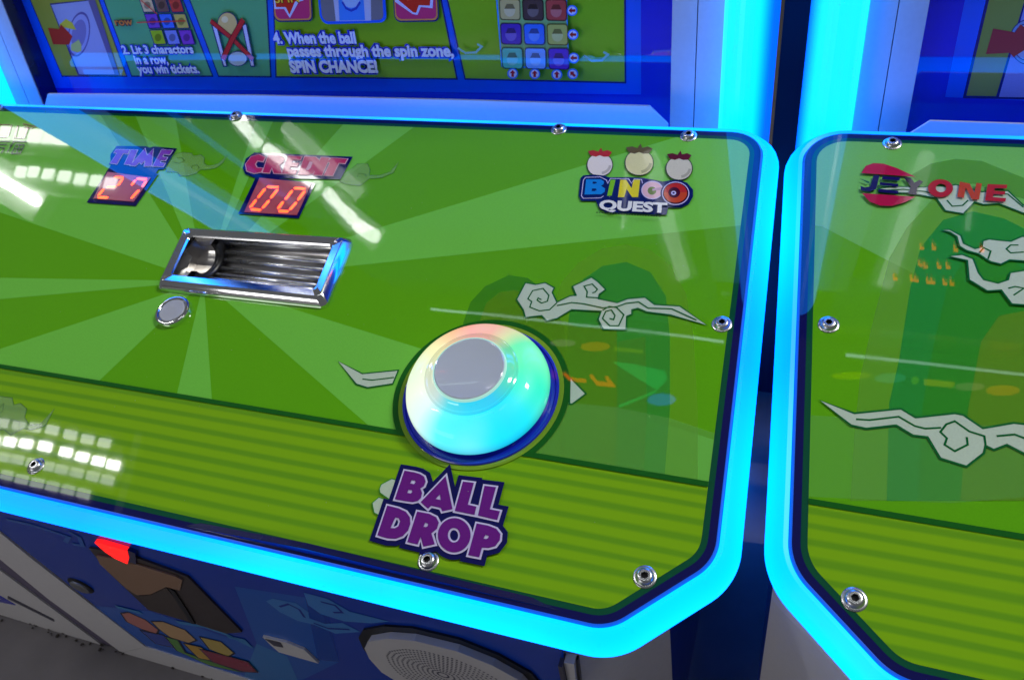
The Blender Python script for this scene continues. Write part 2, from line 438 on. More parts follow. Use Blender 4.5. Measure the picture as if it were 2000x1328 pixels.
def carcass(root, xl, xr, ch=0.055, top_z=None, left_ch=True, right_ch=True):
    """tapering white body under the panel, front sloping back towards the floor, corners chamfered"""
    v = []; f = []
    def ring(z, ysh):
        t = (z - F0[2]) / FU[2]; yf = F0[1] + FU[1] * t + ysh
        c = ch
        return [(xl, yf + c, z), (xl + c, yf, z), (xr - c, yf, z), (xr, yf + c, z), (xr, YB - 0.078, z), (xl, YB - 0.078, z)]
    zt = RIMF[2] - 0.028
    for z in (0.0, zt): v += ring(z, 0.0)
    # upper ring follows the slanted panel
    for i, (x, y, z) in enumerate(ring(zt, 0.0)):
        yy = min(y, BACK[1] - 0.01); v.append((x, yy, ORG[2] + (yy - ORG[1]) * math.tan(ALPHA) - 0.022))
    for k in range(2):
        for i in range(6):
            j = (i + 1) % 6; f.append((k * 6 + i, k * 6 + j, (k + 1) * 6 + j, (k + 1) * 6 + i))
    f.append(tuple(12 + i for i in range(6)))
    mi = []
    for k in range(2): mi += [0, 0, 0, 1, 0, 1]
    mi.append(0)
    return link('cabinet_body', me_from('cabinet_body', v, f, False, mi), [WHITEP, BODYDK], root)

def pillar(root, x0, x1, outer_right, zlo, zhi, y_front):
    """upright LED light column with a rounded outer edge"""
    w = x1 - x0; pr = []
    # half-round diffuser standing proud of the trims, flat returns into the cabinet
    arc = [(x0 + w * (0.5 - 0.5 * math.cos(a)), 0.042 * math.sin(a) ** 0.8) for a in [math.pi * i / 16 for i in range(1, 16)]]
    pr = [(x0, -0.08), (x0, 0.0)] + arc + [(x1, 0.0), (x1, -0.08)]
    n = len(pr); c = 0.5 * (x0 + x1)
    v = [(p[0] - c, -p[1], zlo) for p in pr] + [(p[0] - c, -p[1], zhi) for p in pr]
    f = [(i, (i + 1) % n, n + (i + 1) % n, n + i) for i in range(n)]
    f.append(tuple(n + i for i in range(n)))
    lo, hi = ((0.25 * w, 0.52 * w) if outer_right else (-0.25 * w, -0.52 * w))
    m = led_mat('cyan_led_pillar', 'X', lo, hi, LED, (0.0, 0.14, 1.6))
    bmx = bmesh.new(); me = me_from('light_pillar', v, f); bmx.from_mesh(me); bmesh.ops.recalc_face_normals(bmx, faces=bmx.faces); bmx.to_mesh(me); bmx.free()
    return link('light_pillar', me, m, root, T(c, y_front, 0))

# ================================================================== MACHINE 1
m1 = thing('arcade_machine', 'green arcade cabinet with the glowing rainbow dome button and chrome ball tray', 'arcade machine', (-0.48, 0.5, 0), 'arcade machines side by side')
p1 = make_panel(m1, OUT1, [HOLE])
ART1 = offset(OUT1, -0.0092)
LINE_V = -0.0345
UP1 = clip(ART1, [(-2, LINE_V), (2, LINE_V), (2, 1), (-2, 1)])
LOW1 = clip(ART1, [(-2, -1), (2, -1), (2, LINE_V), (-2, LINE_V)])
BC = np.array([0.002, 0.004])
RC = np.array([-0.262, 0.0706])

a = Ink(3)
a.poly(UP1, G_D, holes=[HOLE])
for lo, hi in ((-10.1 - 17.9, -10.1), (13.7, 28.4), (58.0, 76.1), (98.5, 104.0), (126.6, 135.0), (141.0, 168.7), (-174.3, -167.4), (-149.5, -110.8), (-71.6, -57.6)):
    q = [RC] + [RC + 1.6 * np.array([math.cos(math.radians(t)), math.sin(math.radians(t))]) for t in np.linspace(lo, hi, 4)]
    for piece in minus(clip(q, UP1), HOLE): a.poly(piece, G_L, step=False)
a.k += 1
a.build('sunburst_print', INK, p1, M_PANEL, ZP)

# arches behind the logo
c4 = crop(850, 380, 2.141)
a = Ink(6)
a.poly(clip(c4([(1098, 1230), (1098, 900), (1082, 600), (1050, 420), (985, 300), (900, 238), (800, 215), (700, 230), (600, 290), (530, 370), (500, 460), (480, 700), (440, 1230)]), UP1), (118, 188, 34), 0.55)
a.poly(clip(c4([(955, 1230), (982, 900), (982, 600), (965, 430), (900, 330), (800, 288), (700, 305), (620, 360), (570, 450), (555, 560), (550, 800), (520, 1230)]), UP1), DEEP, 0.55)
a.poly(clip(c4([(120, 540), (150, 455), (210, 390), (310, 342), (390, 355), (450, 400), (490, 460), (540, 560), (560, 760), (530, 1230), (90, 1230)]), UP1), (64, 150, 30), 0.6)
a.poly(clip(c4([(180, 560), (215, 460), (270, 415), (335, 405), (400, 430), (450, 500), (600, 560), (760, 560), (765, 900), (755, 1230), (150, 1230)]), UP1), (104, 164, 24), 0.6)
a.poly(clip(c4([(765, 620), (880, 600), (886, 900), (870, 1230), (752, 1230)]), UP1), (84, 164, 44), 0.6)
a.poly(clip(c4([(440, 870), (600, 880), (760, 895), (980, 940), (1190, 1010), (1400, 1085), (1400, 1300), (300, 1300)]), UP1), (128, 206, 100), 0.26)
a.build('arch_print', INK, p1, M_PANEL, ZP)

# striped lower band
def band_mat():
    m = INK.copy(); m.name = 'striped_panel_acrylic'; nt = m.node_tree; b = nt.nodes['Principled BSDF']
    tc = nt.nodes.new('ShaderNodeTexCoord'); mp = nt.nodes.new('ShaderNodeMapping'); mp.inputs['Scale'].default_value = (3.0, 1.0, 1.0)
    sp = nt.nodes.new('ShaderNodeSeparateXYZ'); nt.links.new(tc.outputs['Object'], sp.inputs[0])
    cmb = nt.nodes.new('ShaderNodeCombineXYZ'); ms = nt.nodes.new('ShaderNodeMath'); ms.operation = 'MULTIPLY'; ms.inputs[1].default_value = 0.04
    nt.links.new(sp.outputs[0], ms.inputs[0]); nt.links.new(ms.outputs[0], cmb.inputs[0]); nt.links.new(sp.outputs[1], cmb.inputs[1])
    wv = nt.nodes.new('ShaderNodeTexWave'); wv.bands_direction = 'Y'; wv.inputs['Scale'].default_value = 32; wv.inputs['Distortion'].default_value = 3.2; wv.inputs['Detail'].default_value = 3; wv.inputs['Detail Scale'].default_value = 0.8
    nt.links.new(cmb.outputs[0], wv.inputs['Vector'])
    rp = nt.nodes.new('ShaderNodeValToRGB'); rp.color_ramp.elements[0].color = (*lin((100, 156, 22)), 1); rp.color_ramp.elements[1].color = (*lin((126, 176, 14)), 1)
    rp.color_ramp.elements[0].position = 0.1; rp.color_ramp.elements[1].position = 0.62
    nt.links.new(wv.outputs['Fac'], rp.inputs[0]); nt.links.new(rp.outputs[0], b.inputs['Base Color'])
    return m
BAND = band_mat()
a = Ink(4); a.poly(LOW1, OLIVE); a.build('striped_band', BAND, p1, M_PANEL, ZP)
a = Ink(18); a.poly(clip([(-2, LINE_V - 0.0017), (2, LINE_V - 0.0017), (2, LINE_V + 0.0019), (-2, LINE_V + 0.0019)], ART1), G_X); a.build('dividing_line', INK, p1, M_PANEL, ZP)

# rings printed round the button
a = Ink(19)
a.poly(clip(ellipse(BC, 0.0612, 0.0612, 72), [(-1, LINE_V - 0.0018), (1, LINE_V - 0.0018), (1, 1), (-1, 1)]), G_X)
a.poly(ellipse(BC, 0.0572, 0.0572, 72), (124, 160, 40))
a.build('ring_print', INK, p1, M_PANEL, ZP)

def cloud(parent, outline, lines, w=0.00105, fill=CLOUD, line=CLINE, k=20, alpha=1.0, conv=None):
    a = Ink(k)
    o = clip(outline, conv) if conv is not None else ccw(outline)
    a.poly(o, fill, alpha); a.stroke(o, w, line, True, a=1.0 if alpha == 1 else 0.55)
    for l in lines: a.stroke(l, w * 0.95, line, a=1.0 if alpha == 1 else 0.55)
    return a.build('cloud_print', INK, parent, M_PANEL, ZP)
c7 = crop(980, 520, 3.494)
cloud(p1, c7([(105, 240), (165, 125), (235, 138), (300, 125), (362, 160), (348, 192), (380, 258), (470, 215), (510, 212), (485, 150), (550, 120), (615, 88), (660, 120), (712, 172), (668, 205), (662, 235), (790, 262), (860, 235), (980, 225), (1045, 275), (1215, 285), (1400, 415), (1150, 345), (990, 325), (930, 300), (890, 310), (890, 340), (855, 355), (850, 445), (695, 445), (660, 375), (680, 320), (480, 310), (380, 370), (310, 385), (275, 350), (165, 362), (150, 310)]),
      [c7([(380, 262), (330, 310), (260, 318), (195, 292), (208, 255), (182, 235), (215, 180), (285, 165), (325, 212), (315, 252), (275, 265), (245, 245), (252, 230), (275, 242)]),
       c7([(662, 230), (582, 225), (586, 188), (565, 150), (620, 135), (655, 172), (640, 190), (620, 196)]),
       c7([(690, 315), (735, 288), (785, 295), (835, 345), (800, 420), (740, 420), (690, 370), (712, 322), (750, 312), (775, 350), (765, 378), (738, 370)]),
       c7([(380, 282), (480, 262), (560, 270), (690, 298), (790, 290), (850, 268), (935, 258), (1000, 300), (1160, 305), (1330, 382)])])
c3 = crop(300, 560, 3.636)
cloud(p1, c3([(1318, 540), (1490, 628), (1745, 603), (1705, 700), (1525, 727), (1445, 702)]), [c3([(1490, 666), (1560, 674), (1715, 655)])], k=16)
cloud(p1, c7([(470, 770), (485, 785), (577, 880), (485, 950), (465, 950)]), [], k=16)
cb = crop(700, 900, 5.775)
cloud(p1, cb([(248, 330), (268, 280), (390, 215), (450, 235), (410, 450), (360, 450), (255, 375)]), [], 0.0007, k=20, line=(60, 140, 40))
cloud(p1, cb([(168, 490), (245, 425), (310, 450), (260, 640), (190, 600)]), [], 0.0007, k=24, line=(60, 140, 40))
ct = crop(160, 270, 6.667)
cloud(p1, ct([(1190, 280), (1240, 215), (1330, 205), (1440, 215), (1470, 250), (1560, 235), (1610, 270), (1605, 340), (1640, 375), (1720, 370), (1800, 345), (1910, 235), (1850, 340), (1760, 410), (1640, 430), (1560, 430), (1500, 480), (1400, 510), (1290, 515), (1260, 465), (1120, 460), (1100, 400)]),
      [ct([(1200, 330), (1280, 350), (1350, 315), (1310, 270), (1250, 280)]), ct([(1440, 420), (1450, 380), (1510, 370), (1540, 405), (1520, 430)])], 0.0006, fill=(150, 200, 120), k=12, alpha=0.45)
cm = crop(550, 200, 2.952)
cloud(p1, cm([(340, 430), (400, 400), (440, 365), (500, 362), (515, 395), (510, 430), (570, 430), (630, 410), (680, 350), (650, 415), (580, 445), (510, 450), (460, 490), (400, 485), (345, 470)]),
      [cm([(440, 440), (450, 420), (490, 425), (490, 440)])], 0.0006, fill=(150, 200, 120), k=12, alpha=0.45)
cl = crop(0, 600, 3.688)
cloud(p1, cl([(-160, 700), (-60, 640), (60, 655), (100, 660), (110, 710), (160, 700), (205, 740), (190, 800), (220, 855), (300, 850), (405, 735), (340, 860), (240, 890), (180, 880), (90, 930), (40, 890), (-150, 900)]),
      [cl([(0, 740), (40, 700), (30, 760), (0, 770)]), cl([(60, 860), (100, 820), (150, 830), (150, 870)])], 0.0006, fill=(150, 190, 120), k=12, alpha=0.5)

# lettering ---------------------------------------------------------
def letters(name, shapes, fills, w1, w2, parent, k, white=LILAC, navy=NAVY, extra=()):
    """each letter: outline + holes; lilac keyline and navy backing grown from the same outlines"""
    a = Ink(k)
    for e in extra: a.poly(e, navy)
    for o, h, big in shapes: a.poly(offset(o, w2), navy)
    for o, h, big in shapes: a.poly(offset(o, w1), white, holes=[offset(q, -w1) for q in h] if big else [])
    for i, (o, h, big) in enumerate(shapes): a.poly(o, fills[i % len(fills)], holes=h)
    return a.build(name, INK, parent, M_PANEL, ZP)
def ell(c, rx, ry, n=44): return ellipse(c, rx, ry, n)
BALL = [
    (cb([(538, 135), (640, 152), (705, 170), (758, 202), (776, 260), (756, 310), (715, 336), (736, 385), (724, 440), (690, 474), (630, 488), (520, 472), (430, 455)]), [cb([(618, 240), (655, 246), (662, 265), (645, 286), (603, 279)]), cb([(583, 348), (620, 354), (626, 372), (610, 391), (571, 386)])], False),
    (cb([(1000, 197), (1078, 567), (962, 592), (946, 553), (838, 529), (803, 564), (720, 488)]), [cb([(937, 402), (945, 465), (888, 453)])], False),
    (cb([(1195, 258), (1318, 273), (1250, 518), (1347, 540), (1325, 632), (1103, 588)]), [], False),
    (cb([(1437, 306), (1566, 322), (1498, 570), (1610, 592), (1580, 690), (1364, 640)]), [], False),
    (cb([(346, 528), (470, 558), (555, 598), (600, 660), (606, 735), (580, 810), (520, 872), (440, 900), (350, 896), (235, 862)]), [cb([(438, 660), (475, 670), (490, 705), (472, 760), (430, 783), (384, 780)])], True),
    (cb([(682, 595), (820, 622), (895, 660), (925, 720), (905, 790), (842, 842), (880, 962), (752, 990), (722, 880), (688, 965), (572, 938)]), [cb([(773, 720), (806, 736), (800, 760), (780, 771), (754, 766)])], False),
    (cb(ell((1098, 862), 184, 192)), [cb(ell((1095, 862), 68, 82, 24))], True),
    (cb([(1350, 730), (1480, 755), (1570, 790), (1616, 850), (1610, 920), (1560, 985), (1480, 1006), (1410, 1000), (1380, 1110), (1255, 1085)]), [cb([(1450, 858), (1487, 872), (1480, 895), (1455, 906), (1428, 900)])], False)]
letters('ball_drop_lettering', BALL, [PURPLE], 0.0012, 0.0043, p1, 28, extra=[cb([(560, 300), (1500, 420), (1450, 900), (420, 720)])])
TIME = [
    (ct([(468, 176), (640, 182), (620, 232), (556, 230), (476, 366), (392, 352), (478, 226), (442, 216)]), [], False),
    (ct([(662, 183), (745, 185), (664, 376), (575, 368)]), [], False),
    (ct([(650, 385), (842, 168), (868, 258), (950, 172), (928, 392), (835, 396), (846, 322), (796, 366), (770, 345), (716, 392)]), [], False),
    (ct([(1060, 182), (1202, 192), (1165, 246), (1085, 240), (1072, 276), (1135, 282), (1110, 325), (1050, 318), (1038, 350), (1105, 358), (1080, 403), (945, 396)]), [], False)]
letters('time_lettering', TIME, [(124, 44, 168)], 0.0006, 0.0015, p1, 24, extra=[ct([(468, 128), (850, 132), (900, 150), (950, 135), (1255, 160), (1088, 432), (1010, 436), (960, 520), (330, 470), (395, 380), (390, 240)])])
cc = crop(100, 200, 3.3333)
CRED = [
    (cc([(1402, 375), (1360, 357), (1312, 370), (1276, 418), (1284, 462), (1330, 478), (1376, 470), (1388, 446), (1348, 442), (1336, 420), (1352, 396), (1388, 402)]), [], False),
    (cc([(1422, 362), (1500, 366), (1526, 382), (1520, 406), (1494, 426), (1510, 480), (1460, 478), (1446, 440), (1430, 476), (1386, 473)]), [], False),
    (cc([(1552, 366), (1640, 371), (1630, 391), (1580, 391), (1574, 411), (1620, 414), (1610, 436), (1566, 435), (1560, 456), (1610, 461), (1600, 485), (1512, 480)]), [], False),
    (cc([(1660, 371), (1730, 375), (1755, 396), (1745, 440), (1714, 480), (1670, 490), (1616, 487)]), [cc([(1692, 402), (1712, 407), (1700, 444), (1682, 460), (1664, 458)])], False),
    (cc([(1766, 377), (1820, 381), (1770, 492), (1716, 490)]), [], False),
    (cc([(1832, 381), (1936, 388), (1920, 416), (1880, 412), (1840, 495), (1786, 492), (1826, 410), (1808, 405)]), [], False)]
letters('credit_lettering', CRED, [(186, 40, 92)], 0.0008, 0.0022, p1, 24, white=(226, 180, 200), extra=[cc([(1330, 340), (1970, 368), (1890, 515), (1330, 505), (1270, 480), (1255, 440), (1275, 380)])])

# LED counters ------------------------------------------------------
def counter(name, frame, pane, segs, w):
    a = Ink(22); a.poly(frame, NAVY); f = a.build(name, INK, p1, M_PANEL, ZP)
    c = sum(np.array(q) for q in pane) / len(pane)
    me = me_from('display_pane', [(q[0] - c[0], q[1] - c[1], 0) for q in ccw(pane)], [tuple(range(len(pane)))])
    link('display_pane', me, PANE, p1, M_PANEL @ T(c[0], c[1], ZP + 0.0017))
    for s0, s1 in segs:
        d = s1 - s0; L = np.linalg.norm(d); d = d / L; n = np.array([-d[1], d[0]]); h = w / 2
        o = [(-L / 2, 0), (-L / 2 + h, -h), (L / 2 - h, -h), (L / 2, 0), (L / 2 - h, h), (-L / 2 + h, h)]
        mid = (s0 + s1) / 2
        me = me_from('display_segment', [(*(d * x + n * y), 0) for x, y in o], [(0, 1, 2, 3, 4, 5)])
        link('display_segment', me, DIGIT, p1, M_PANEL @ T(mid[0], mid[1], ZP + 0.00178))
    return f
def sg(f, L): return [(f([p])[0], f([q])[0]) for p, q in L]
counter('time_display', cc([(240, 664), (560, 687), (705, 478), (395, 425)]), cc([(285, 641), (549, 662), (660, 505), (378, 468)]),
        sg(ct, [((440, 538), (568, 546)), ((560, 550), (488, 655)), ((475, 664), (335, 664)), ((312, 688), (232, 786)), ((228, 800), (368, 806)),
                ((732, 556), (872, 570)), ((722, 570), (668, 650)), ((862, 582), (808, 672)), ((770, 700), (662, 822))]), 0.0031)
counter('credit_display', cc([(1225, 738), (1620, 768), (1728, 540), (1345, 488)]), cc([(1266, 730), (1608, 750), (1704, 543), (1366, 507)]),
        sg(cc, [((1412, 565), (1492, 570)), ((1404, 576), (1354, 640)), ((1486, 580), (1437, 642)), ((1346, 648), (1304, 704)), ((1430, 652), (1384, 708)), ((1308, 712), (1378, 718)),
                ((1588, 574), (1667, 580)), ((1580, 588), (1532, 652)), ((1660, 592), (1614, 656)), ((1522, 660), (1484, 712)), ((1608, 664), (1560, 720)), ((1488, 722), (1556, 728))]), 0.0028)

# game logo (the three mascots above it are left out; plain fruit shapes in their colours stand there)
cg = crop(1120, 270, 7.377)
a = Ink(22)
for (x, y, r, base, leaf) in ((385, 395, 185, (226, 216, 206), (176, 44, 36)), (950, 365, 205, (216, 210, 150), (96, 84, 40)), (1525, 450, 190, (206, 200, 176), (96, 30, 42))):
    # plain round fruit in the colours of the printed heads
    body = [(x + r * math.sin(t) * (1.0 + .04 * math.cos(2 * t)), y + r * 0.12 - r * 0.86 * math.cos(t) * (1 - .10 * math.exp(-t * t * 9) - .10 * math.exp(-(t - 2 * math.pi) ** 2 * 9))) for t in np.linspace(0, 2 * math.pi, 40)[:-1]]
    a.poly(offset(cg(body), 0.0007), (48, 60, 40)); a.poly(cg(body), base)
    a.poly(cg([(x + q[0] * r, y + q[1] * r) for q in ((.0, -.62), (-.32, -.50), (-.74, -.62), (-.92, -.95), (-.50, -1.02), (-.12, -.90), (.10, -1.22), (.22, -.92), (.60, -1.02), (.95, -.86), (.70, -.52), (.30, -.50))]), leaf)
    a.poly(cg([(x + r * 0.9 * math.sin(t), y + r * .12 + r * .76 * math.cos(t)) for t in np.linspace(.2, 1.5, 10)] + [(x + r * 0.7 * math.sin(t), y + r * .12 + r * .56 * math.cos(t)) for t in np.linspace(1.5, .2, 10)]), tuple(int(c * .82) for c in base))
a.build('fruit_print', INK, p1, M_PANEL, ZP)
a = Ink(29)
a.poly(cg([(108, 610), (150, 572), (300, 560), (440, 575), (520, 600), (800, 598), (990, 606), (1180, 640), (1290, 662), (1400, 645), (1520, 640), (1640, 680), (1725, 780), (1725, 880), (1670, 980), (1560, 1035), (1440, 1040), (1370, 1030), (1345, 1140), (1200, 1140), (800, 1118), (470, 1105), (380, 1060), (330, 940), (120, 940), (82, 870)]), (14, 30, 92))
for pl in ([(150, 640), (180, 602), (390, 596), (480, 640), (500, 690), (540, 618), (800, 626), (840, 690), (880, 626), (985, 632), (1000, 690)], [(150, 640), (122, 870), (150, 905), (400, 898), (440, 870)]):
    a.stroke(cg(pl), 0.0006, LILAC)
a.poly(cg([(190, 632), (400, 632), (446, 662), (440, 702), (402, 726), (460, 762), (455, 812), (402, 846), (166, 850), (178, 740)]), (22, 130, 214), holes=[cg([(285, 664), (332, 668), (346, 681), (320, 696), (280, 696)]), cg([(275, 764), (330, 764), (341, 785), (310, 802), (268, 800)])])
a.poly(cg([(540, 640), (612, 640), (556, 866), (490, 870)]), (120, 190, 26))
a.poly(cg([(680, 640), (762, 640), (842, 762), (872, 640), (966, 636), (936, 890), (850, 890), (772, 772), (736, 890), (646, 890)]), (220, 206, 26))
a.poly(cg(ell((1140, 790), 158, 132)), LILAC); a.poly(cg(ell((1140, 790), 146, 120)), (222, 178, 186))
a.poly(cg(ell((1135, 800), 62, 58)), (110, 130, 60)); a.poly(cg([(1140, 775), (1300, 740), (1300, 790), (1140, 800)]), (190, 150, 170))
a.poly(cg(ell((1478, 840), 222, 188)), (14, 30, 92)); a.poly(cg(ell((1475, 840), 196, 168)), LILAC); a.poly(cg(ell((1475, 840), 184, 156)), (60, 14, 30))
a.poly(cg(ell((1472, 835), 166, 140)), (196, 70, 30)); a.poly(cg([(1472 + 166 * math.cos(t), 835 + 140 * math.sin(t)) for t in np.linspace(math.pi * 1.02, math.pi * 1.98, 20)]), (186, 42, 34))
a.poly(cg(ell((1455, 830), 84, 76)), (70, 16, 40)); a.poly(cg(ell((1446, 838), 36, 30)), LILAC); a.poly(cg(ell((1446, 838), 18, 15)), (14, 30, 92))
q0, q1 = cg([(370, 1070), (1345, 1120)]); qu = cg([(392, 930)])[0] - q0; qu = qu / np.linalg.norm(qu)
a.text('QUEST', q0, q1, 0.0135, (14, 30, 92), 0.09, up=qu); a.text('QUEST', q0, q1, 0.0135, (226, 226, 222), 0.045, up=qu)
for i in range(24):
    x = 335 + i * 39; y = 1118 + i * 3.2
    a.stroke(cg([(x, y), (x + random.choice((22, 28, 34)), y + 2)]), 0.0009, (40, 60, 30))
a.build('game_logo', INK, p1, M_PANEL, ZP)

# faded maker's notice at the top left of the panel: red rule and slanted grey characters
cr = crop(0, 200, 11.07)
a = Ink(12)
for pl in ([(-300, 510), (240, 520)], [(520, 500), (800, 560), (700, 600), (540, 560)], [(-300, 770), (180, 790)], [(320, 800), (540, 812)], [(280, 520), (210, 760)], [(640, 560), (560, 800)], [(420, 530), (360, 790)]):
    a.stroke(cr(pl), 0.0016, (150, 60, 70), a=0.75)
for pl in ([(-200, 880), (250, 885)], [(-200, 950), (185, 950)], [(-200, 1020), (130, 1020), (60, 1140)], [(310, 880), (610, 890)], [(330, 890), (190, 1120)], [(560, 960), (470, 1140), (270, 1150)], [(380, 950), (560, 960)], [(380, 960), (290, 1140)], [(460, 970), (400, 1130)], [(360, 1040), (510, 1045)], [(250, 960), (300, 990)]):
    a.stroke(cr(pl), 0.0017, (52, 70, 70), a=0.85)
a.build('notice_print', INK, p1, M_PANEL, ZP)

for s_ in ((-3, 214), (462, 230), (1092, 256), (1345, 269), (1410, 636), (1260, 1128), (838, 1097), (73, 912)): screw(p1, *s_)

a = Ink(60)
for i in range(130):
    q = np.array([random.uniform(-0.62, 0.14), random.uniform(-0.11, 0.255)]); r = random.uniform(0.00015, 0.00045)
    if i % 4: a.poly([q + r * np.array([math.cos(t), random.uniform(.5, 1) * math.sin(t)]) for t in np.linspace(0, 2 * math.pi, 7)[:-1]], (200, 206, 180), 0.5, step=False)
    else:
        th = random.random() * math.pi; d = np.array([math.cos(th), math.sin(th)]) * random.uniform(.001, .003); a.stroke([q, q + d * .5 + np.array([.0003, .0002]), q + d], 0.00013, (190, 206, 170), a=0.4); a.k -= 1
a.build('dust_specks', INK, p1, M_PANEL, ZP)['kind'] = 'stuff'

# glowing dome push button ------------------------------------------
MB_ = M_PANEL @ T(BC[0], BC[1], 0.0014)
def dome_mat():
    m, nt, b = new_mat('rainbow_led_dome')
    tc = nt.nodes.new('ShaderNodeTexCoord'); sp = nt.nodes.new('ShaderNodeSeparateXYZ'); nt.links.new(tc.outputs['Object'], sp.inputs[0])
    at = nt.nodes.new('ShaderNodeMath'); at.operation = 'ARCTAN2'; nt.links.new(sp.outputs[1], at.inputs[0]); nt.links.new(sp.outputs[0], at.inputs[1])
    mr = nt.nodes.new('ShaderNodeMapRange'); mr.inputs[1].default_value = -math.pi; mr.inputs[2].default_value = math.pi
    nt.links.new(at.outputs[0], mr.inputs[0])
    rp = nt.nodes.new('ShaderNodeValToRGB'); cr_ = rp.color_ramp
    # angle from -180 (left) through -90 (front) 0 (right) 90 (back) 180 (left)
    stops = [(-180, (0.92, 1.0, 0.62)), (-150, (0.95, 1.05, 0.85)), (-128, (0.80, 1.05, 1.0)), (-105, (0.10, 1.0, 1.15)), (-75, (0.0, 0.92, 1.3)), (-40, (0.0, 0.82, 1.25)), (-12, (0.0, 0.92, 0.72)), (20, (0.04, 1.0, 0.46)), (48, (0.12, 0.92, 0.42)), (66, (0.72, 0.74, 0.34)), (84, (1.0, 0.34, 0.24)), (108, (1.08, 0.32, 0.26)), (130, (1.05, 0.60, 0.30)), (152, (1.0, 0.95, 0.46)), (180, (0.92, 1.0, 0.62))]
    while len(cr_.elements) < len(stops): cr_.elements.new(0.5)
    for e, (d, c) in zip(cr_.elements, stops): e.position = (d + 180) / 360; e.color = (*c, 1)
    nt.links.new(mr.outputs[0], rp.inputs[0])
    # soft hot spots of the single LEDs behind the milky shell
    nz = nt.nodes.new('ShaderNodeTexVoronoi'); nz.inputs['Scale'].default_value = 38; nz.feature = 'SMOOTH_F1'; nz.inputs['Smoothness'].default_value = 1.0
    nt.links.new(tc.outputs['Object'], nz.inputs['Vector'])
    m2 = nt.nodes.new('ShaderNodeMapRange'); m2.inputs[1].default_value = 0.15; m2.inputs[2].default_value = 0.62; m2.inputs[3].default_value = 0.22; m2.inputs[4].default_value = 0.0; m2.interpolation_type = 'SMOOTHSTEP'
    nt.links.new(nz.outputs['Distance'], m2.inputs[0])
    mx = nt.nodes.new('ShaderNodeMix'); mx.data_type = 'RGBA'; mx.inputs[7].default_value = (0.7, 1.1, 1.0, 1)
    nt.links.new(m2.outputs[0], mx.inputs[0]); nt.links.new(rp.outputs[0], mx.inputs[6]); nt.links.new(mx.outputs[2], b.inputs['Emission Color'])
    # emission dimmed low on the shell, a falloff put into the glow
    mz = nt.nodes.new('ShaderNodeMapRange'); mz.inputs[1].default_value = 0.0055; mz.inputs[2].default_value = 0.0150; mz.inputs[3].default_value = 0.62; mz.inputs[4].default_value = 1.0; mz.interpolation_type = 'SMOOTHSTEP'
    nt.links.new(sp.outputs[2], mz.inputs[0]); nt.links.new(mz.outputs[0], b.inputs['Emission Strength'])
    b.inputs['Base Color'].default_value = (0.03, 0.04, 0.04, 1); b.inputs['Roughness'].default_value = 0.5
    b.inputs['Coat Weight'].default_value = 0.35; b.inputs['Coat Roughness'].default_value = 0.06
    return m
DOME = dome_mat()
btn = lathe('drop_button', [(0.0540, 0.0005), (0.0540, 0.0016), (0.0534, 0.0022), (0.0522, 0.0022), (0.0515, 0.0014), (0.0488, 0.0014), (0.0486, 0.0056), (0.0470, 0.0056)], BLUEGL, m1, MB_, 72, cap=False)
btn['label'] = 'large round drop button with rainbow lit dome'
lathe('dome', [(0.0488, 0.0056), (0.0492, 0.0074), (0.0489, 0.0102), (0.0477, 0.0140), (0.0455, 0.0176), (0.0424, 0.0208), (0.0388, 0.0233), (0.0350, 0.0249), (0.0325, 0.0255), (0.0316, 0.0255)], DOME, btn, MB_, 96, cap=False)
LENS = DOME.copy(); LENS.name = 'clear_lens_ring'; lb = LENS.node_tree.nodes['Principled BSDF']; [LENS.node_tree.links.remove(l) for l in list(LENS.node_tree.links) if l.to_socket == lb.inputs['Emission Strength']]; lb.inputs['Emission Strength'].default_value = 0.74; lb.inputs['Roughness'].default_value = 0.1; lb.inputs['Base Color'].default_value = (0.06, 0.08, 0.09, 1); lb.inputs['Coat Weight'].default_value = 1.0
lathe('lens_ring', [(0.0316, 0.0255), (0.0313, 0.0264), (0.0304, 0.0269), (0.0296, 0.0266), (0.0290, 0.0262), (0.0266, 0.0272), (0.0258, 0.0280), (0.0250, 0.0290), (0.0240, 0.0304), (0.0231, 0.0312)], LENS, btn, MB_, 96, cap=False)
lathe('cap', [(0.0236, 0.0306), (0.0232, 0.0316), (0.0226, 0.0319), (0.0219, 0.0317)], plain('grey_button_cap', (186, 194, 208), 0.12, coat=1.0, var=0.03), btn, MB_, 64)
lathe('cap_rim', [(0.0246, 0.0296), (0.0243, 0.0312), (0.0238, 0.0316), (0.0233, 0.0313)], emit('clear_lens_rim', (0.35, 0.75, 0.62), 0.8, base=(0.3, 0.3, 0.3), rough=0.05), btn, MB_, 64, cap=False)

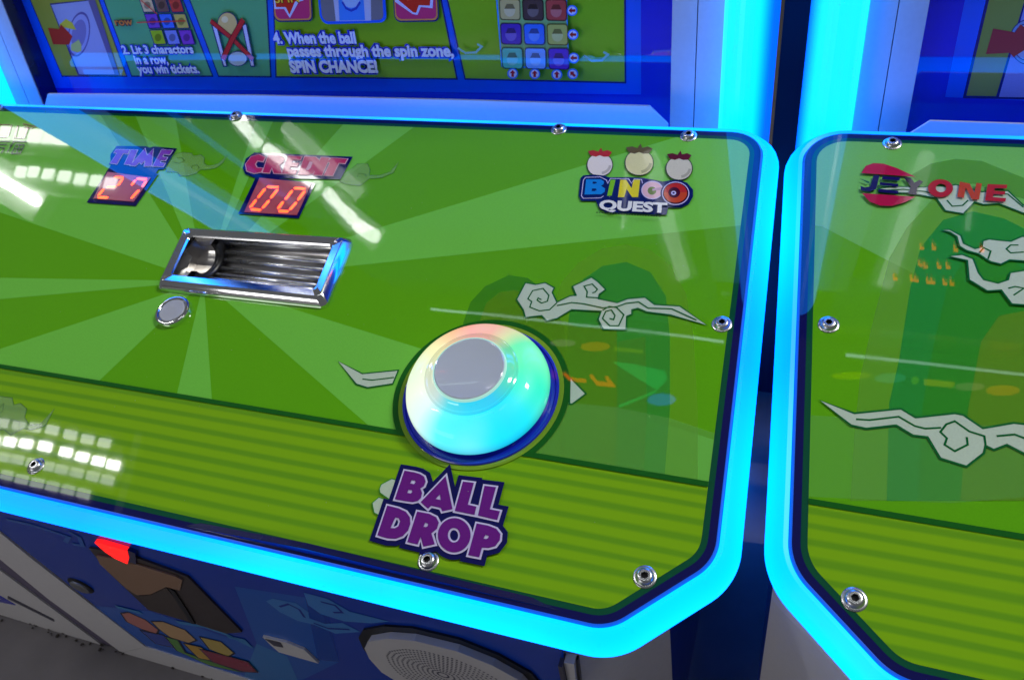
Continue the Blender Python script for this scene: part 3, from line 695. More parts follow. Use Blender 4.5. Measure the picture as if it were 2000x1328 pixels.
# chrome ball tray --------------------------------------------------
def tray():
    co = list(TRAY)
    c = sum(co) / 4; co = [q - c for q in co]
    mw = M_PANEL @ T(c[0], c[1], ZP)
    def sc(k, d): return fillet(offset(co, -d), k, 5)
    rings = [(sc(0.005, 0.0), 0.0), (sc(0.005, 0.0003), 0.0030), (sc(0.0045, 0.0042), 0.0085), (sc(0.004, 0.0056), 0.0092), (sc(0.0035, 0.0118), 0.0084), (sc(0.003, 0.0128), 0.0072), (sc(0.003, 0.0135), -0.004)]
    n = len(rings[0][0]); v = []; f = []
    for p, z in rings: v += [(q[0], q[1], z) for q in p]
    for k in range(len(rings) - 1):
        for i in range(n):
            j = (i + 1) % n; f.append((k * n + i, k * n + j, (k + 1) * n + j, (k + 1) * n + i))
    me = me_from('ball_tray', v, f, True); me.set_sharp_from_angle(angle=math.radians(30))
    t = link('ball_tray', me, CHROME, m1, mw); t['label'] = 'rectangular chrome ball tray set in the panel'
    # rolled trough inside, open to the player
    x0, x1 = -0.069, 0.0715; R = 0.0232; v = []; f = []; ns = 26
    prof = []
    for i in range(ns + 1):
        th = math.pi * i / ns; r = R + (0.0016 if (i // 4) % 2 else 0.0)
        prof.append((-r * math.cos(th), 0.0055 - 0.78 * r * math.sin(th)))
    m = len(prof)
    xs = [x0, x0 + 0.010, x0 + 0.020, x0 + 0.021, x1 - 0.006, x1]
    for k, x in enumerate(xs):
        for y, z in prof:
            s = 0.94 if 0 < k < 2 else 1.0
            v.append((x - 0.15 * y * -1.0 * 0.9 * 0.0 + 0.12 * y, y * s, z * (s if z < 0 else 1.0)))
    for k in range(len(xs) - 1):
        for i in range(m - 1): f.append((k * m + i, k * m + i + 1, (k + 1) * m + i + 1, (k + 1) * m + i))
    for k in (0, len(xs) - 1): f.append(tuple(k * m + i for i in range(m)))
    me = me_from('trough', v, f, True); me.set_sharp_from_angle(angle=math.radians(25))
    link('trough', me, plain('smoky_chrome', (206, 202, 200), 0.3, 1.0, var=0.08), t, mw)
    # dark ring of the ball gate across the left end
    v = []; f = []; nn = 28
    for x in (x0 + 0.0195, x0 + 0.0255):
        for r in (R * 0.99, R * 0.62):
            for i in range(nn + 1):
                th = math.pi * i / nn; v.append((x + 0.12 * -r * math.cos(th) + 0.004 * math.sin(th), -r * math.cos(th), 0.0055 - 0.78 * r * math.sin(th)))
    k1 = nn + 1
    for i in range(nn):
        for aa, bb in ((0, 1), (1, 3), (3, 2), (2, 0)): f.append((aa * k1 + i, bb * k1 + i, bb * k1 + i + 1, aa * k1 + i + 1))
    link('gate_ring', me_from('gate_ring', v, f, True), BLACK, t, mw)
    # stepped bars along the back of the trough
    for (yy, zz, rr) in ((0.0150, -0.0035, 0.0019), (0.0095, -0.0075, 0.0020), (0.0025, -0.0102, 0.0022), (-0.0050, -0.0098, 0.0022), (-0.0125, -0.0058, 0.0020)):
        v = []; f = []; nb = 12
        for x in (x0 + 0.030, x1 - 0.001):
            for i in range(nb): v.append((x + 0.12 * yy, yy + rr * math.cos(2 * math.pi * i / nb), zz + rr * math.sin(2 * math.pi * i / nb)))
        for i in range(nb): f.append((i, (i + 1) % nb, nb + (i + 1) % nb, nb + i))
        f += [tuple(range(nb))[::-1], tuple(range(nb, 2 * nb))]
        link('guide_bar', me_from('guide_bar', v, f, True), plain('satin_chrome', (236, 236, 238), 0.26, 1.0, var=0.04), t, mw)
    return t
tray()
u, w = PL(343, 614)
rb = lathe('round_push_button', [(0.0146, 0.0002), (0.0146, 0.0034), (0.0141, 0.0044), (0.0132, 0.0049), (0.0121, 0.0049), (0.0115, 0.0043), (0.0113, 0.0030), (0.0100, 0.0030)], CHROME, m1, M_PANEL @ T(u, w, ZP), 48, cap=False)
lathe('button_face', [(0.0107, 0.0023), (0.0107, 0.0041), (0.0103, 0.0046), (0.0096, 0.0046)], plain('satin_steel', (172, 174, 180), 0.5, 0.55, var=0.06, scale=500), rb, M_PANEL @ T(u, w, ZP), 48)

# ------------------------------------------------------------------ upper cabinet: instruction board, trims, light columns
def wall_box(name, pa, mat, root, z0, z1, bevel=0.0): return prism(name, pa, z0, z1, mat, root, M_BOARD, bevel)
ZTOP = 1.75
ZCOL = 1.14
def strip(name, pts, mat, root, z0, z1, zlo, bevel=0.0015):
    """upright strip: follows two picture points per side, carried up past the frame"""
    xl = 0.5 * (BT(*pts[0])[0] + BT(*pts[1])[0]); xr = 0.5 * (BT(*pts[2])[0] + BT(*pts[3])[0])
    return prism(name, [(xl, zlo), (xr, zlo), (xr, ZCOL), (xl, ZCOL)], z0, z1, mat, root, M_BOARD, bevel), xl, xr
ZLO = BACK[2] - 0.06

def board(root, xl, xr, art):
    p = prism('instruction_board', [(xl, ZLO), (xr, ZLO), (xr, 1.42), (xl, 1.42)], -0.02, -0.0005, NAVYP, root, M_BOARD)
    a = Ink(); a.poly([(xl, ZLO), (xr, ZLO), (xr, 1.42), (xl, 1.42)], (10, 34, 206)); art(a)
    a.build('board_print', INKB, p, M_BOARD)
    return p
def B(pts): return [BD(*q) for q in pts]
def Bc(x0, y0, s): return lambda pts: [BD(x0 + q[0] / s, y0 + q[1] / s) for q in pts]

BLUE2, BLINE = (6, 92, 236), (6, 22, 110)
YG, TEAL = (122, 182, 30), (84, 170, 120)
b1 = Bc(0, 0, 4.0); b2c = Bc(500, 0, 4.0); b3 = Bc(900, 0, 4.0)
def up_to(pl, pr, pb_l, pb_r, zt=0.72):
    """panel from its bottom corners up to beyond the frame, sides following the picture lines"""
    return None
xA = BD(60, 0)[0]
def art1(a):
    zt = 0.66
    def tall(q0, q1, q2, q3):       # bottom-left, bottom-right, top-right dir, top-left dir (two picture points per side)
        bl, tl, br, tr = BD(*q0), BD(*q1), BD(*q2), BD(*q3)
        f = lambda b, t: b + (t - b) * ((zt - b[1]) / (t[1] - b[1]))
        return [bl, br, br + (tr - br) * 1.6, bl + (tl - bl) * 1.6]
    a.poly([BD(100, 172), BD(1252, 185), BD(1250, 0) + np.array([0, .5]), BD(40, 0) + np.array([0, .5])], BLUE2)
    for i, (q, colr) in enumerate(((((122, 148), (60, 0), (246, 148), (192, 0)), (150, 160, 60)), (((258, 148), (204, 0), (414, 148), (356, 0)), TEAL), (((428, 148), (372, 0), (528, 149), (520, 0)), TEAL), (((541, 149), (536, 0), (891, 153), (860, 0)), YG), (((910, 153), (876, 0), (1220, 160), (1219, 0)), YG))):
        pl = tall(*q)
        a.poly(offset(pl, 0.0016), BLINE); a.poly(pl, colr)
    # step 1: hand pushing a round button on a grey door
    a.poly(b1([(392, 30), (720, 0), (930, 590), (612, 590)]), BLINE); a.poly(b1([(402, 40), (712, 6), (918, 582), (622, 582)]), (150, 160, 206)); a.poly(b1([(690, 0), (745, 0), (935, 586), (900, 586)]), (96, 92, 140))
    for rr, colr in ((1.0, (90, 84, 150)), (0.9, (150, 156, 206)), (0.66, (120, 118, 170))):
        a.poly(b1([(620 + rr * (72 * math.cos(t) - 50 * math.sin(t)), 270 + rr * (60 * math.cos(t) + 165 * math.sin(t))) for t in np.linspace(0, 2 * math.pi, 32)[:-1]]), colr)
    a.poly(b1([(470, 190), (520, 150), (570, 180), (600, 235), (470, 210)]), (196, 190, 60)); a.poly(b1([(560, 350), (620, 310), (640, 350), (640, 400), (610, 410), (560, 395)]), (176, 190, 110))
    a.poly(b1([(380, 220), (465, 230), (480, 190), (570, 285), (545, 350), (420, 348)]), (178, 42, 36))
    # step 2: three in a row
    cols = [[(206, 190, 150), (110, 84, 80), (190, 66, 60)], [(110, 66, 190), (50, 110, 230), (190, 180, 90)], [(150, 190, 40), (120, 140, 220), (126, 60, 190)]]
    for r in range(3):
        for c in range(3):
            x = 1092 + c * 112 + r * 38 + (r - 1) * 6; y = -18 + r * 125
            q = [(x, y), (x + 104, y - 2), (x + 140, y + 116), (x + 40, y + 120)]
            a.poly(b1(q), BLINE); k = [(x + 8, y + 6), (x + 98, y + 4), (x + 130, y + 108), (x + 44, y + 112)]
            a.poly(b1(k), cols[r][c]); a.poly(b1(ellipse((x + 70, y + 60), 26, 30, 12)), tuple(int(v * .72) for v in cols[r][c]))
    a.stroke(b1([(1080, 175), (1460, 162)]), 0.0012, (206, 60, 50)); a.stroke(b1([(1110, 0), (1240, 110)]), 0.0012, (206, 60, 50))
    a.text('row', *b1([(915, 196), (1054, 194)]), 0.0105, (60, 40, 60), 0.10); a.text('row', *b1([(915, 196), (1054, 194)]), 0.0105, (206, 128, 60), 0.02)
    def line(s, p, q, h, f=b1, bold=0.034):
        a.text(s, *f([p, q]), h, (14, 42, 190), bold + 0.10); a.text(s, *f([p, q]), h, (206, 224, 255), bold)
    line('2. Lit 3 charactors', (975, 418), (1528, 412), 0.0125)
    line('in a row,', (1072, 496), (1332, 496), 0.0135); line('you win tickets.', (1096, 568), (1575, 566), 0.0135)
    # step 3: crossed-out ball
    a.poly(b1([(1660, 180), (1700, 170), (1790, 520), (1755, 520)]), BLINE); a.poly(b1([(1672, 190), (1698, 185), (1780, 510), (1762, 510)]), (196, 206, 240))
    a.poly(b1([(1900, 190), (1940, 180), (2005, 520), (1970, 520)]), BLINE); a.poly(b1([(1908, 195), (1934, 190), (1996, 510), (1975, 510)]), (196, 206, 240))
    a.poly(b1(ellipse((1790, 185), 80, 95, 28)), BLINE); a.poly(b1(ellipse((1790, 185), 74, 88, 28)), (214, 190, 120)); a.poly(b1(ellipse((1770, 150), 26, 26, 14)), (232, 220, 170))
    a.poly(b1(ellipse((1870, 455), 76, 60, 28)), BLINE); a.poly(b1(ellipse((1870, 455), 70, 54, 28)), (170, 190, 190))
    a.stroke(b1([(1660, 160), (1830, 300), (1990, 460)]), 0.0062, (60, 14, 40)); a.stroke(b1([(1660, 160), (1830, 300), (1990, 460)]), 0.0048, (190, 40, 50))
    a.stroke(b1([(1915, 150), (1830, 300), (1755, 460)]), 0.0062, (60, 14, 40)); a.stroke(b1([(1915, 150), (1830, 300), (1755, 460)]), 0.0048, (190, 40, 50))
    # step 4: spin chance
    for x0, x1 in ((130, 450), (1070, 1435)):
        a.poly(fillet(b2c([(x0, -260), (x1 - 10, -260), (x1 + 8, 165), (x0 + 25, 170)]), 0.006, 4), BLINE); a.poly(fillet(b2c([(x0 + 10, -250), (x1 - 18, -250), (x1 - 2, 152), (x0 + 32, 158)]), 0.005, 4), (212, 150, 70)); a.poly(fillet(b2c([(x0 + 18, -240), (x1 - 28, -240), (x1 - 12, 142), (x0 + 40, 146)]), 0.005, 4), (190, 46, 110))
    a.poly(b2c([(150, -60), (400, -60), (385, 0), (350, 10), (280, 136), (235, 66), (160, 66)]), (196, 206, 255)); a.poly(b2c([(165, -60), (370, -60), (350, 0), (320, 10), (278, 112), (248, 52), (172, 52)]), (196, 42, 30))
    a.poly(b2c([(1090, -60), (1400, -60), (1392, 60), (1300, 50), (1275, 112), (1235, 104), (1100, 10)]), (196, 206, 255)); a.poly(b2c([(1120, -60), (1380, -60), (1372, 40), (1285, 36), (1265, 96), (1240, 92), (1130, 0)]), (196, 42, 30))
    a.text('SPIN', *b2c([(168, 18), (358, 12)]), 0.012, (60, 30, 20), 0.05); a.text('SPIN', *b2c([(168, 18), (358, 12)]), 0.012, (240, 206, 60), 0.01)
    a.poly(fillet(b2c([(480, -260), (1010, -260), (1036, 170), (520, 186)]), 0.008, 4), BLUE2); a.poly(fillet(b2c([(500, -240), (990, -240), (1012, 150), (535, 164)]), 0.006, 4), (112, 116, 128))
    a.poly(b2c([(600, -200), (910, -200), (915, 156), (640, 160)]), (176, 190, 226)); a.poly(b2c([(650, -200), (845, -200), (868, 152), (668, 156)]), (54, 134, 236))
    a.poly(b2c(ellipse((760, -10), 70, 66, 24)), (150, 190, 240)); a.stroke(b2c([(690, 10), (720, 60), (760, 78), (800, 60), (830, 10)]), 0.0022, (24, 60, 190))
    line('4. When the ball', (160, 332), (802, 330), 0.0155, b2c, 0.042)
    line('passes through the spin zone,', (270, 432), (1562, 432), 0.0155, b2c, 0.042)
    line('SPIN CHANCE!', (290, 556), (972, 556), 0.0165, b2c, 0.05)
    # step 5: board of nine with arrows
    a.poly(b3([(280, -120), (838, -120), (858, 535), (330, 515)]), (40, 140, 240)); a.poly(b3([(292, -120), (828, -120), (850, 522), (338, 505)]), (120, 180, 120))
    cols = [[(190, 180, 120), (70, 56, 60), (170, 66, 66)], [(66, 40, 170), (30, 110, 230), (170, 180, 90)], [(80, 190, 170), (110, 170, 250), (80, 40, 190)]]
    for r in range(3):
        for c in range(3):
            x = 310 + c * 181 + r * 11; y = -18 + r * 188 + c * 2
            a.poly(fillet(b3([(x, y), (x + 168, y + 2), (x + 172, y + 172), (x + 8, y + 168)]), 0.0028, 3), tuple(int(v * .45) for v in cols[r][c]))
            a.poly(fillet(b3([(x + 9, y + 9), (x + 160, y + 10), (x + 163, y + 163), (x + 16, y + 159)]), 0.0024, 3), cols[r][c])
            a.poly(b3(ellipse((x + 86, y + 92), 44, 50, 16)), tuple(min(255, int(v * .75 + 60)) for v in cols[r][c])); a.poly(b3([(x + 44, y + 80), (x + 62, y + 42), (x + 110, y + 42), (x + 128, y + 80)]), tuple(int(v * .6) for v in cols[r][c]))
    for (x, y, d) in ((885, 72, (-1, 0)), (892, 258, (-1, 0)), (898, 440, (-1, 0)), (424, 560, (0, -1)), (596, 562, (0, -1)), (768, 567, (0, -1)), (892, 562, (-.7, -.7))):
        a.poly(b3(ellipse((x, y), 42, 42, 20)), (30, 110, 236)); a.poly(b3(ellipse((x, y), 32, 32, 20)), (190, 206, 240))
        n = (-d[1], d[0]); P = lambda s, t: (x + d[0] * s + n[0] * t, y + d[1] * s + n[1] * t)
        a.poly(b3([P(28, 0), P(2, 24), P(2, 10), P(-26, 10), P(-26, -10), P(2, -10), P(2, -24)]), (150, 20, 36))
    for off in ((0, 0), (980, 60)):
        a.stroke(b3([(0 + off[0], 360 + off[1]), (60 + off[0], 400 + off[1]), (140 + off[0], 395 + off[1]), (185 + off[0], 350 + off[1]), (150 + off[0], 330 + off[1])]), 0.002, (120, 190, 190))
XBL, XBR = BT(62, 150)[0] + 0.001, BD(1313, 120)[0]
bd1 = board(m1, XBL, XBR, art1)
# white ledge below the board
ZS = BACK[2] - 0.011
def HZ(px, py): return hit(px, py, np.array([0, 0, ZS]), np.array([0, 0, 1.0]))[:2]
YR = BACK[1] + 0.0045
def LG(px, py): return BD(px, py, -0.065)
ZB = BACK[2] - 0.03
prism('ledge', [(LG(86, 212)[0], ZB), LG(86, 212), LG(93, 184), LG(500, 187), LG(900, 196), LG(1268, 208), LG(1304, 243), (LG(1304, 243)[0], ZB)], 0.062, 0.065, WHITEP, m1, M_BOARD, 0.0008)
for root_, xa_, xb_ in ((m1, XBL - 0.05, HZ(1390, 246)[0]),):
    box('rear_light_strip', (xa_, BACK[1] - 0.004, BACK[2] - 0.027), (xb_, BACK[1] + 0.0035, BACK[2] - 0.003), emit('rear_led', (0.0, 0.9, LED[2]), 1.0), root_)
prism('return_wall', [(XBL - 0.001, ZLO), (XBL + 0.0005, ZLO), (XBL + 0.0005, ZCOL), (XBL - 0.001, ZCOL)], 0.0, TRIM - 0.001, NAVYP, m1, M_BOARD)
# trims and light columns
_, xs1, xs2 = strip('side_trim', ((1315, 0), (1307, 240), (1361, 0), (1355, 240)), WHITEP, m1, 0.0, TRIM, ZLO)
_, xs3, xs4 = strip('side_trim', ((1363, 0), (1357, 240), (1418, 0), (1403, 245)), WHITEP, m1, 0.0, TRIM, ZLO)
px1 = 0.5 * (BT(1516, 0)[0] + BT(1492, 270)[0])
pillar(m1, xs4 + 0.0005, px1, True, 0.02, ZCOL, YB - TRIM)
yl = XBL - 0.0012
xe = BD(57, 205)[0]
wl = xs2 - xs1
prism('side_trim', [(yl - wl, ZLO), (yl, ZLO), (yl, ZCOL), (yl - wl, ZCOL)], 0.0, TRIM, WHITEP, m1, M_BOARD, 0.0015)
prism('side_trim', [(yl - 2 * wl - 0.001, ZLO), (yl - wl - 0.001, ZLO), (yl - wl - 0.001, ZCOL), (yl - 2 * wl - 0.001, ZCOL)], 0.0, TRIM, WHITEP, m1, M_BOARD, 0.0015)
pillar(m1, yl - 2 * wl - 0.0015 - (px1 - xs4), yl - 2 * wl - 0.0015, False, 0.02, ZCOL, YB - TRIM)
# carcass behind
box('upper_cabinet', (yl - 2 * wl - 0.03, YB + 0.05, 0.3), (px1 - 0.012, YB + 0.5, ZTOP), BODYDK, m1)
carcass(m1, PL(0, 0)[0] * 0 + (-0.745 + ORG[0] + 0.012), OUT1 and (max(q[0] for q in OUT1) + ORG[0] - 0.030))

# lower front of machine 1 ------------------------------------------
f1 = Bc.__call__(0, 0, 1) if False else None
def Fc(x0, y0, s): return lambda pts: [FR(x0 + q[0] / s, y0 + q[1] / s) for q in pts]
fa = Fc(0, 880, 2.965); fb = Fc(100, 1100, 2.857); fd = Fc(500, 880, 2.965); fe = Fc(1000, 1180, 3.571)
dx = FR(1106, 1328)
frontpoly = [fa([(0, 300)])[0] + np.array([0, .03]), fa([(0, 420)])[0], fa([(860, 1108)])[0], fb([(1260, 651)])[0], fd([(1500, 1700)])[0], FR(1108, 1328), FR(1098, 1180), FR(600, 1060)]
door = prism('front_door', frontpoly, 0.0, 0.004, NAVYP, m1, M_FRONT)
a = Ink(); a.poly(frontpoly, (8, 62, 176))
a.poly(fb([(1040, 100), (1500, 170), (1620, 520), (1380, 640), (1330, 500), (1180, 470)]), (20, 92, 190)); a.poly(fb([(230, 210), (560, 240), (1160, 440), (1330, 500), (1380, 660), (900, 640), (520, 420)]), (16, 92, 196))
a.poly(fb([(1160, 420), (1330, 490), (1420, 700), (1050, 700)]), (40, 120, 196)); a.poly(fb([(1430, 140), (1540, 170), (1620, 520), (1500, 510)]), (16, 80, 190), 0.6)
for cl_ in ([(1215, 180), (1250, 165), (1380, 190), (1450, 240), (1455, 275), (1540, 305), (1640, 300), (1740, 350), (1600, 360), (1480, 310), (1390, 290), (1290, 240)], [(1425, 130), (1560, 165), (1680, 235), (1900, 290), (1800, 300), (1650, 290), (1520, 250), (1450, 200)]):
    a.poly(fb(cl_), (60, 130, 206))
for ln in ([(1290, 210), (1340, 195), (1400, 225), (1430, 270)], [(1520, 180), (1600, 200), (1640, 240), (1590, 240)], [(1480, 300), (1560, 330), (1680, 335)]): a.stroke(fb(ln), 0.0022, (8, 44, 150))
for ln in ([(60, 370), (200, 400), (330, 440), (420, 470), (400, 500)], [(420, 440), (480, 470), (500, 520), (440, 510)]): a.stroke(fa(ln), 0.004, (40, 100, 190))
for ln in ([(720, 300), (860, 320), (1000, 370), (1120, 430), (1090, 400), (1000, 380)], [(380, 215), (520, 250)]): a.stroke(fb(ln), 0.006, (44, 130, 200))
a.build('door_print', INKF, door, M_FRONT, 0.0041)
# decorative group at the foot of the door: plain colour patches
a = Ink(6)
for pl, colr in (([(410, 255), (450, 250), (540, 290), (610, 345), (600, 365), (520, 340), (440, 300)], (196, 120, 110)), ([(580, 300), (640, 300), (760, 345), (820, 400), (780, 415), (680, 385), (620, 340)], (200, 160, 110)), ([(850, 385), (960, 410), (1030, 470), (1000, 490), (900, 450)], (196, 170, 80)),
                 ([(520, 350), (640, 375), (700, 440), (600, 420)], (40, 70, 170)), ([(660, 385), (720, 400), (760, 470), (1080, 580), (900, 540), (720, 460)], (90, 150, 60)), ([(760, 420), (850, 440), (960, 520), (840, 500)], (206, 160, 50)), ([(850, 450), (1000, 490), (1110, 520), (1160, 575), (1080, 570), (920, 520)], (150, 36, 66))):
    a.poly(offset(fb(pl), 0.002), (30, 34, 60)); a.poly(fb(pl), colr)
a.build('patch_print', INKF, door, M_FRONT, 0.0041)
# white frame round the door, one straight bar each
prism('door_frame', fa([(-60, 330), (0, 422), (200, 590), (430, 770), (860, 1105), (720, 1140), (300, 830), (0, 580), (-60, 530)]), 0.0, 0.0052, WHITEP, m1, M_FRONT, 0.0015)
prism('door_frame', fa([(860, 1107), (1250, 1230), (1760, 1390), (1760, 1450), (1250, 1330), (830, 1190), (722, 1142)]), 0.0, 0.0052, WHITEP, m1, M_FRONT, 0.0015)
# ticket pocket, dark recess with a tan ticket chute
pk = prism('ticket_pocket', fa([(540, 525), (760, 560), (1060, 670), (1110, 690), (1420, 1012), (1330, 1020), (1150, 965), (880, 885), (640, 655)]), 0.0042, 0.0058, plain('dark_brown_plastic', (58, 48, 46), 0.4), m1, M_FRONT, 0.002)
prism('ticket_chute', fa([(590, 560), (760, 590), (1050, 680), (1085, 700), (1070, 760), (990, 740), (900, 785), (820, 790), (760, 750), (610, 610)]), 0.0060, 0.0072, plain('tan_plastic', (140, 108, 84), 0.5), pk, M_FRONT, 0.001)
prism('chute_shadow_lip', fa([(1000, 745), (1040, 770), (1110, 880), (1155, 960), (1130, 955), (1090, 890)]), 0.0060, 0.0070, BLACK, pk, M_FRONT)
prism('pocket_flap', fa([(830, 800), (905, 790), (990, 750), (1080, 860), (1125, 950), (900, 880)]), 0.0060, 0.0066, plain('brown_flap', (66, 56, 52), 0.5), pk, M_FRONT)
rl = prism('red_lamp', fa([(582, 482), (625, 486), (770, 528), (780, 570), (770, 606), (700, 575), (640, 535)]), 0.0042, 0.0075, REDLAMP, m1, M_FRONT, 0.001)
prism('lamp_bezel', fa([(770, 525), (815, 545), (820, 610), (775, 607)]), 0.0042, 0.0072, NAVYP, rl, M_FRONT)
lk = FR(164, 1134)
kl = lathe('door_lock', [(0.0125, 0.0), (0.012, 0.0012), (0.0108, 0.0018), (0.0102, 0.0012)], DARKM, m1, M_FRONT @ T(lk[0], lk[1], 0.0042), 28)
lathe('lock_face', [(0.0098, 0.001), (0.0095, 0.0026), (0.0088, 0.0030)], BRUSHED, kl, M_FRONT @ T(lk[0], lk[1], 0.0042), 28)
hd = prism('recessed_handle', fb([(1200, 370), (1330, 400), (1430, 440), (1510, 517), (1290, 455), (1250, 420)]), 0.0042, 0.0062, WHITEP, m1, M_FRONT, 0.001)
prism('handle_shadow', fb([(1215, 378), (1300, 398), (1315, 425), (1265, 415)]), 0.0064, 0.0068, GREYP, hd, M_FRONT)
# speaker grille with drilled holes
ctr = 0.5 * (FR(722, 1222) + FR(1058, 1338)); 
sx = fd([(665, 1060), (690, 1020), (800, 1000), (950, 1010), (1200, 1070), (1400, 1150), (1560, 1240), (1640, 1330), (1660, 1420), (1500, 1480), (1200, 1420), (950, 1320), (760, 1200), (690, 1120)])
cs = sum(sx) / len(sx)
sp_ = prism('speaker_grille', sx, 0.006, 0.011, plain('white_grille', (196, 194, 196), 0.5), m1, M_FRONT, 0.002)
prism('speaker_ring', offset(sx, 0.007), 0.0042, 0.0058, BLACK, sp_, M_FRONT)
bmh = bmesh.new()
for r in range(1, 12):
    k = r / 15.5; n = int(8 + r * 7)
    L = [cs + (np.array(q) - cs) * k for q in sx]
    per = [0.0]
    for i in range(len(L)): per.append(per[-1] + np.linalg.norm(L[(i + 1) % len(L)] - L[i]))
    for j in range(n):
        s = per[-1] * (j + 0.5 * (r % 2)) / n; i = max(t for t in range(len(L)) if per[t] <= s)
        p = L[i] + (L[(i + 1) % len(L)] - L[i]) * ((s - per[i]) / (per[i + 1] - per[i]))
        vs = [bmh.verts.new((p[0] + 0.0010 * math.cos(t * math.pi / 3), p[1] + 0.0010 * math.sin(t * math.pi / 3), 0.01115)) for t in range(6)]
        bmh.faces.new(vs)
mh = bpy.data.meshes.new('grille_holes'); bmh.to_mesh(mh); bmh.free()
gh = link('grille_holes', mh, plain('hole_grey', (84, 84, 100), 0.7), sp_, M_FRONT); gh['kind'] = 'stuff'
# hinge trim at the right of the door
prism('hinge_trim', [FR(1098, 1270), FR(1106, 1272), FR(1120, 1345), FR(1111, 1345)], 0.001, 0.010, GREYP, m1, M_FRONT, 0.001)
prism('hinge_trim', [FR(1107, 1272), FR(1127, 1275), FR(1133, 1345), FR(1121, 1345)], 0.001, 0.007, WHITEP, m1, M_FRONT, 0.001)
prism('hinge_trim', [FR(1128, 1275), FR(1132, 1276), FR(1140, 1345), FR(1134, 1345)], 0.001, 0.004, BLACK, m1, M_FRONT)

# ================================================================== MACHINE 2 (right)
m2 = thing('arcade_machine', 'green arcade cabinet at the right edge with the red oval and navy maker logo', 'arcade machine', (0.45, 0.5, 0), 'arcade machines side by side')
p2 = make_panel(m2, OUT2)
ART2 = offset(OUT2, -0.0092)
UP2 = clip(ART2, [(-2, LINE_V), (2, LINE_V), (2, 1), (-2, 1)])
LOW2 = clip(ART2, [(-2, -1), (2, -1), (2, LINE_V), (-2, LINE_V)])
a = Ink(3)
a.poly(UP2, G_D)
a.poly(clip(PLs([(1560, 230), (2050, 230), (2050, 470), (1905, 600), (1605, 445), (1560, 440)]), UP2), (112, 184, 84))
d6 = crop(1560, 640, 3.018); d5 = crop(1560, 250, 2.95)
a.poly(clip(PLs([(1660, 980), (1669, 839), (1679, 739), (1706, 623), (1736, 508), (1770, 448), (1818, 395), (1865, 379), (1930, 383), (2040, 415), (2040, 980)]), UP2), (112, 182, 50), 0.6)
a.poly(clip(PLs([(1731, 980), (1736, 789), (1755, 706), (1777, 565), (1797, 487), (1841, 433), (1899, 416), (1960, 430), (2040, 470), (2040, 980)]), UP2), (34, 158, 60), 0.7)
a.poly(clip(PLs([(1792, 980), (1800, 800), (1822, 680), (1850, 560), (1890, 500), (1960, 500), (2040, 560), (2040, 980)]), UP2), (60, 166, 40), 0.55)
a.poly(clip(PLs([(1874, 980), (1890, 800), (1915, 670), (1950, 620), (2000, 610), (2040, 640), (2040, 980)]), UP2), (112, 166, 36), 0.6)
a.poly(clip(d5([(640, 285), (760, 215), (900, 188), (1050, 200), (1298, 300), (1298, 420), (1000, 330), (760, 380)]), UP2), (90, 164, 40), 0.5)
a.poly(clip(d6([(0, 520), (700, 560), (1400, 600), (1400, 1000), (900, 1040), (0, 1000)]), UP2), (128, 206, 110), 0.20)
a.build('arch_print', INK, p2, M_PANEL, ZP)
a = Ink(4); a.poly(LOW2, OLIVE); a.build('striped_band', BAND, p2, M_PANEL, ZP)
a = Ink(14); a.poly(clip([(-2, LINE_V - 0.0017), (2, LINE_V - 0.0017), (2, LINE_V + 0.0019), (-2, LINE_V + 0.0019)], ART2), G_X); a.build('dividing_line', INK, p2, M_PANEL, ZP)
cloud(p2, d6([(120, 437), (325, 515), (598, 488), (685, 540), (915, 515), (965, 525), (1080, 603), (1260, 572), (1400, 588), (1440, 800), (1328, 755), (1222, 700), (1145, 730), (1095, 705), (1085, 750), (985, 828), (830, 780), (755, 655), (670, 645), (570, 585), (395, 605), (305, 585)]),
      [d6([(335, 550), (415, 555), (585, 535), (680, 590), (740, 605), (835, 600)]), d6([(1095, 700), (1088, 650), (1000, 622), (915, 562), (865, 580), (830, 625), (868, 662), (855, 700), (915, 738), (990, 700), (985, 655)]), d6([(1160, 650), (1265, 640), (1340, 668)])], 0.0013)
cloud(p2, d5([(455, 362), (560, 350), (720, 355), (760, 346), (850, 352), (900, 340), (1050, 382), (1200, 375), (1290, 460), (1400, 470), (1400, 540), (1290, 505), (1150, 450), (1060, 455), (1010, 440), (945, 508), (840, 490), (790, 420), (700, 400), (640, 388), (460, 386)]),
      [d5([(850, 430), (880, 465), (940, 460), (972, 430)]), d5([(1130, 390), (1200, 396), (1290, 472)]), d5([(470, 375), (600, 368), (720, 380), (790, 400)])], 0.0011)
cloud(p2, d5([(820, 603), (865, 600), (930, 635), (945, 680), (1010, 710), (1050, 700), (1055, 665), (1090, 655), (1150, 662), (1215, 668), (1280, 640), (1400, 645), (1400, 790), (1210, 775), (1160, 800), (1100, 785), (1075, 770), (1030, 740), (960, 720), (920, 695), (905, 640), (865, 614)]),
      [d5([(1260, 690), (1215, 690), (1190, 712), (1215, 735), (1290, 730)]), d5([(1035, 735), (1060, 705), (1100, 725), (1085, 770)])], 0.0011, k=26)
cloud(p2, d5([(860, 755), (935, 745), (1000, 770), (1030, 850), (1060, 890), (1140, 910), (1200, 890), (1210, 850), (1300, 835), (1400, 832), (1400, 1050), (1290, 1035), (1220, 1030), (1160, 950), (1080, 955), (975, 890), (965, 780)]), [d5([(1200, 940), (1240, 930), (1290, 940), (1230, 980)])], 0.0011, k=32)
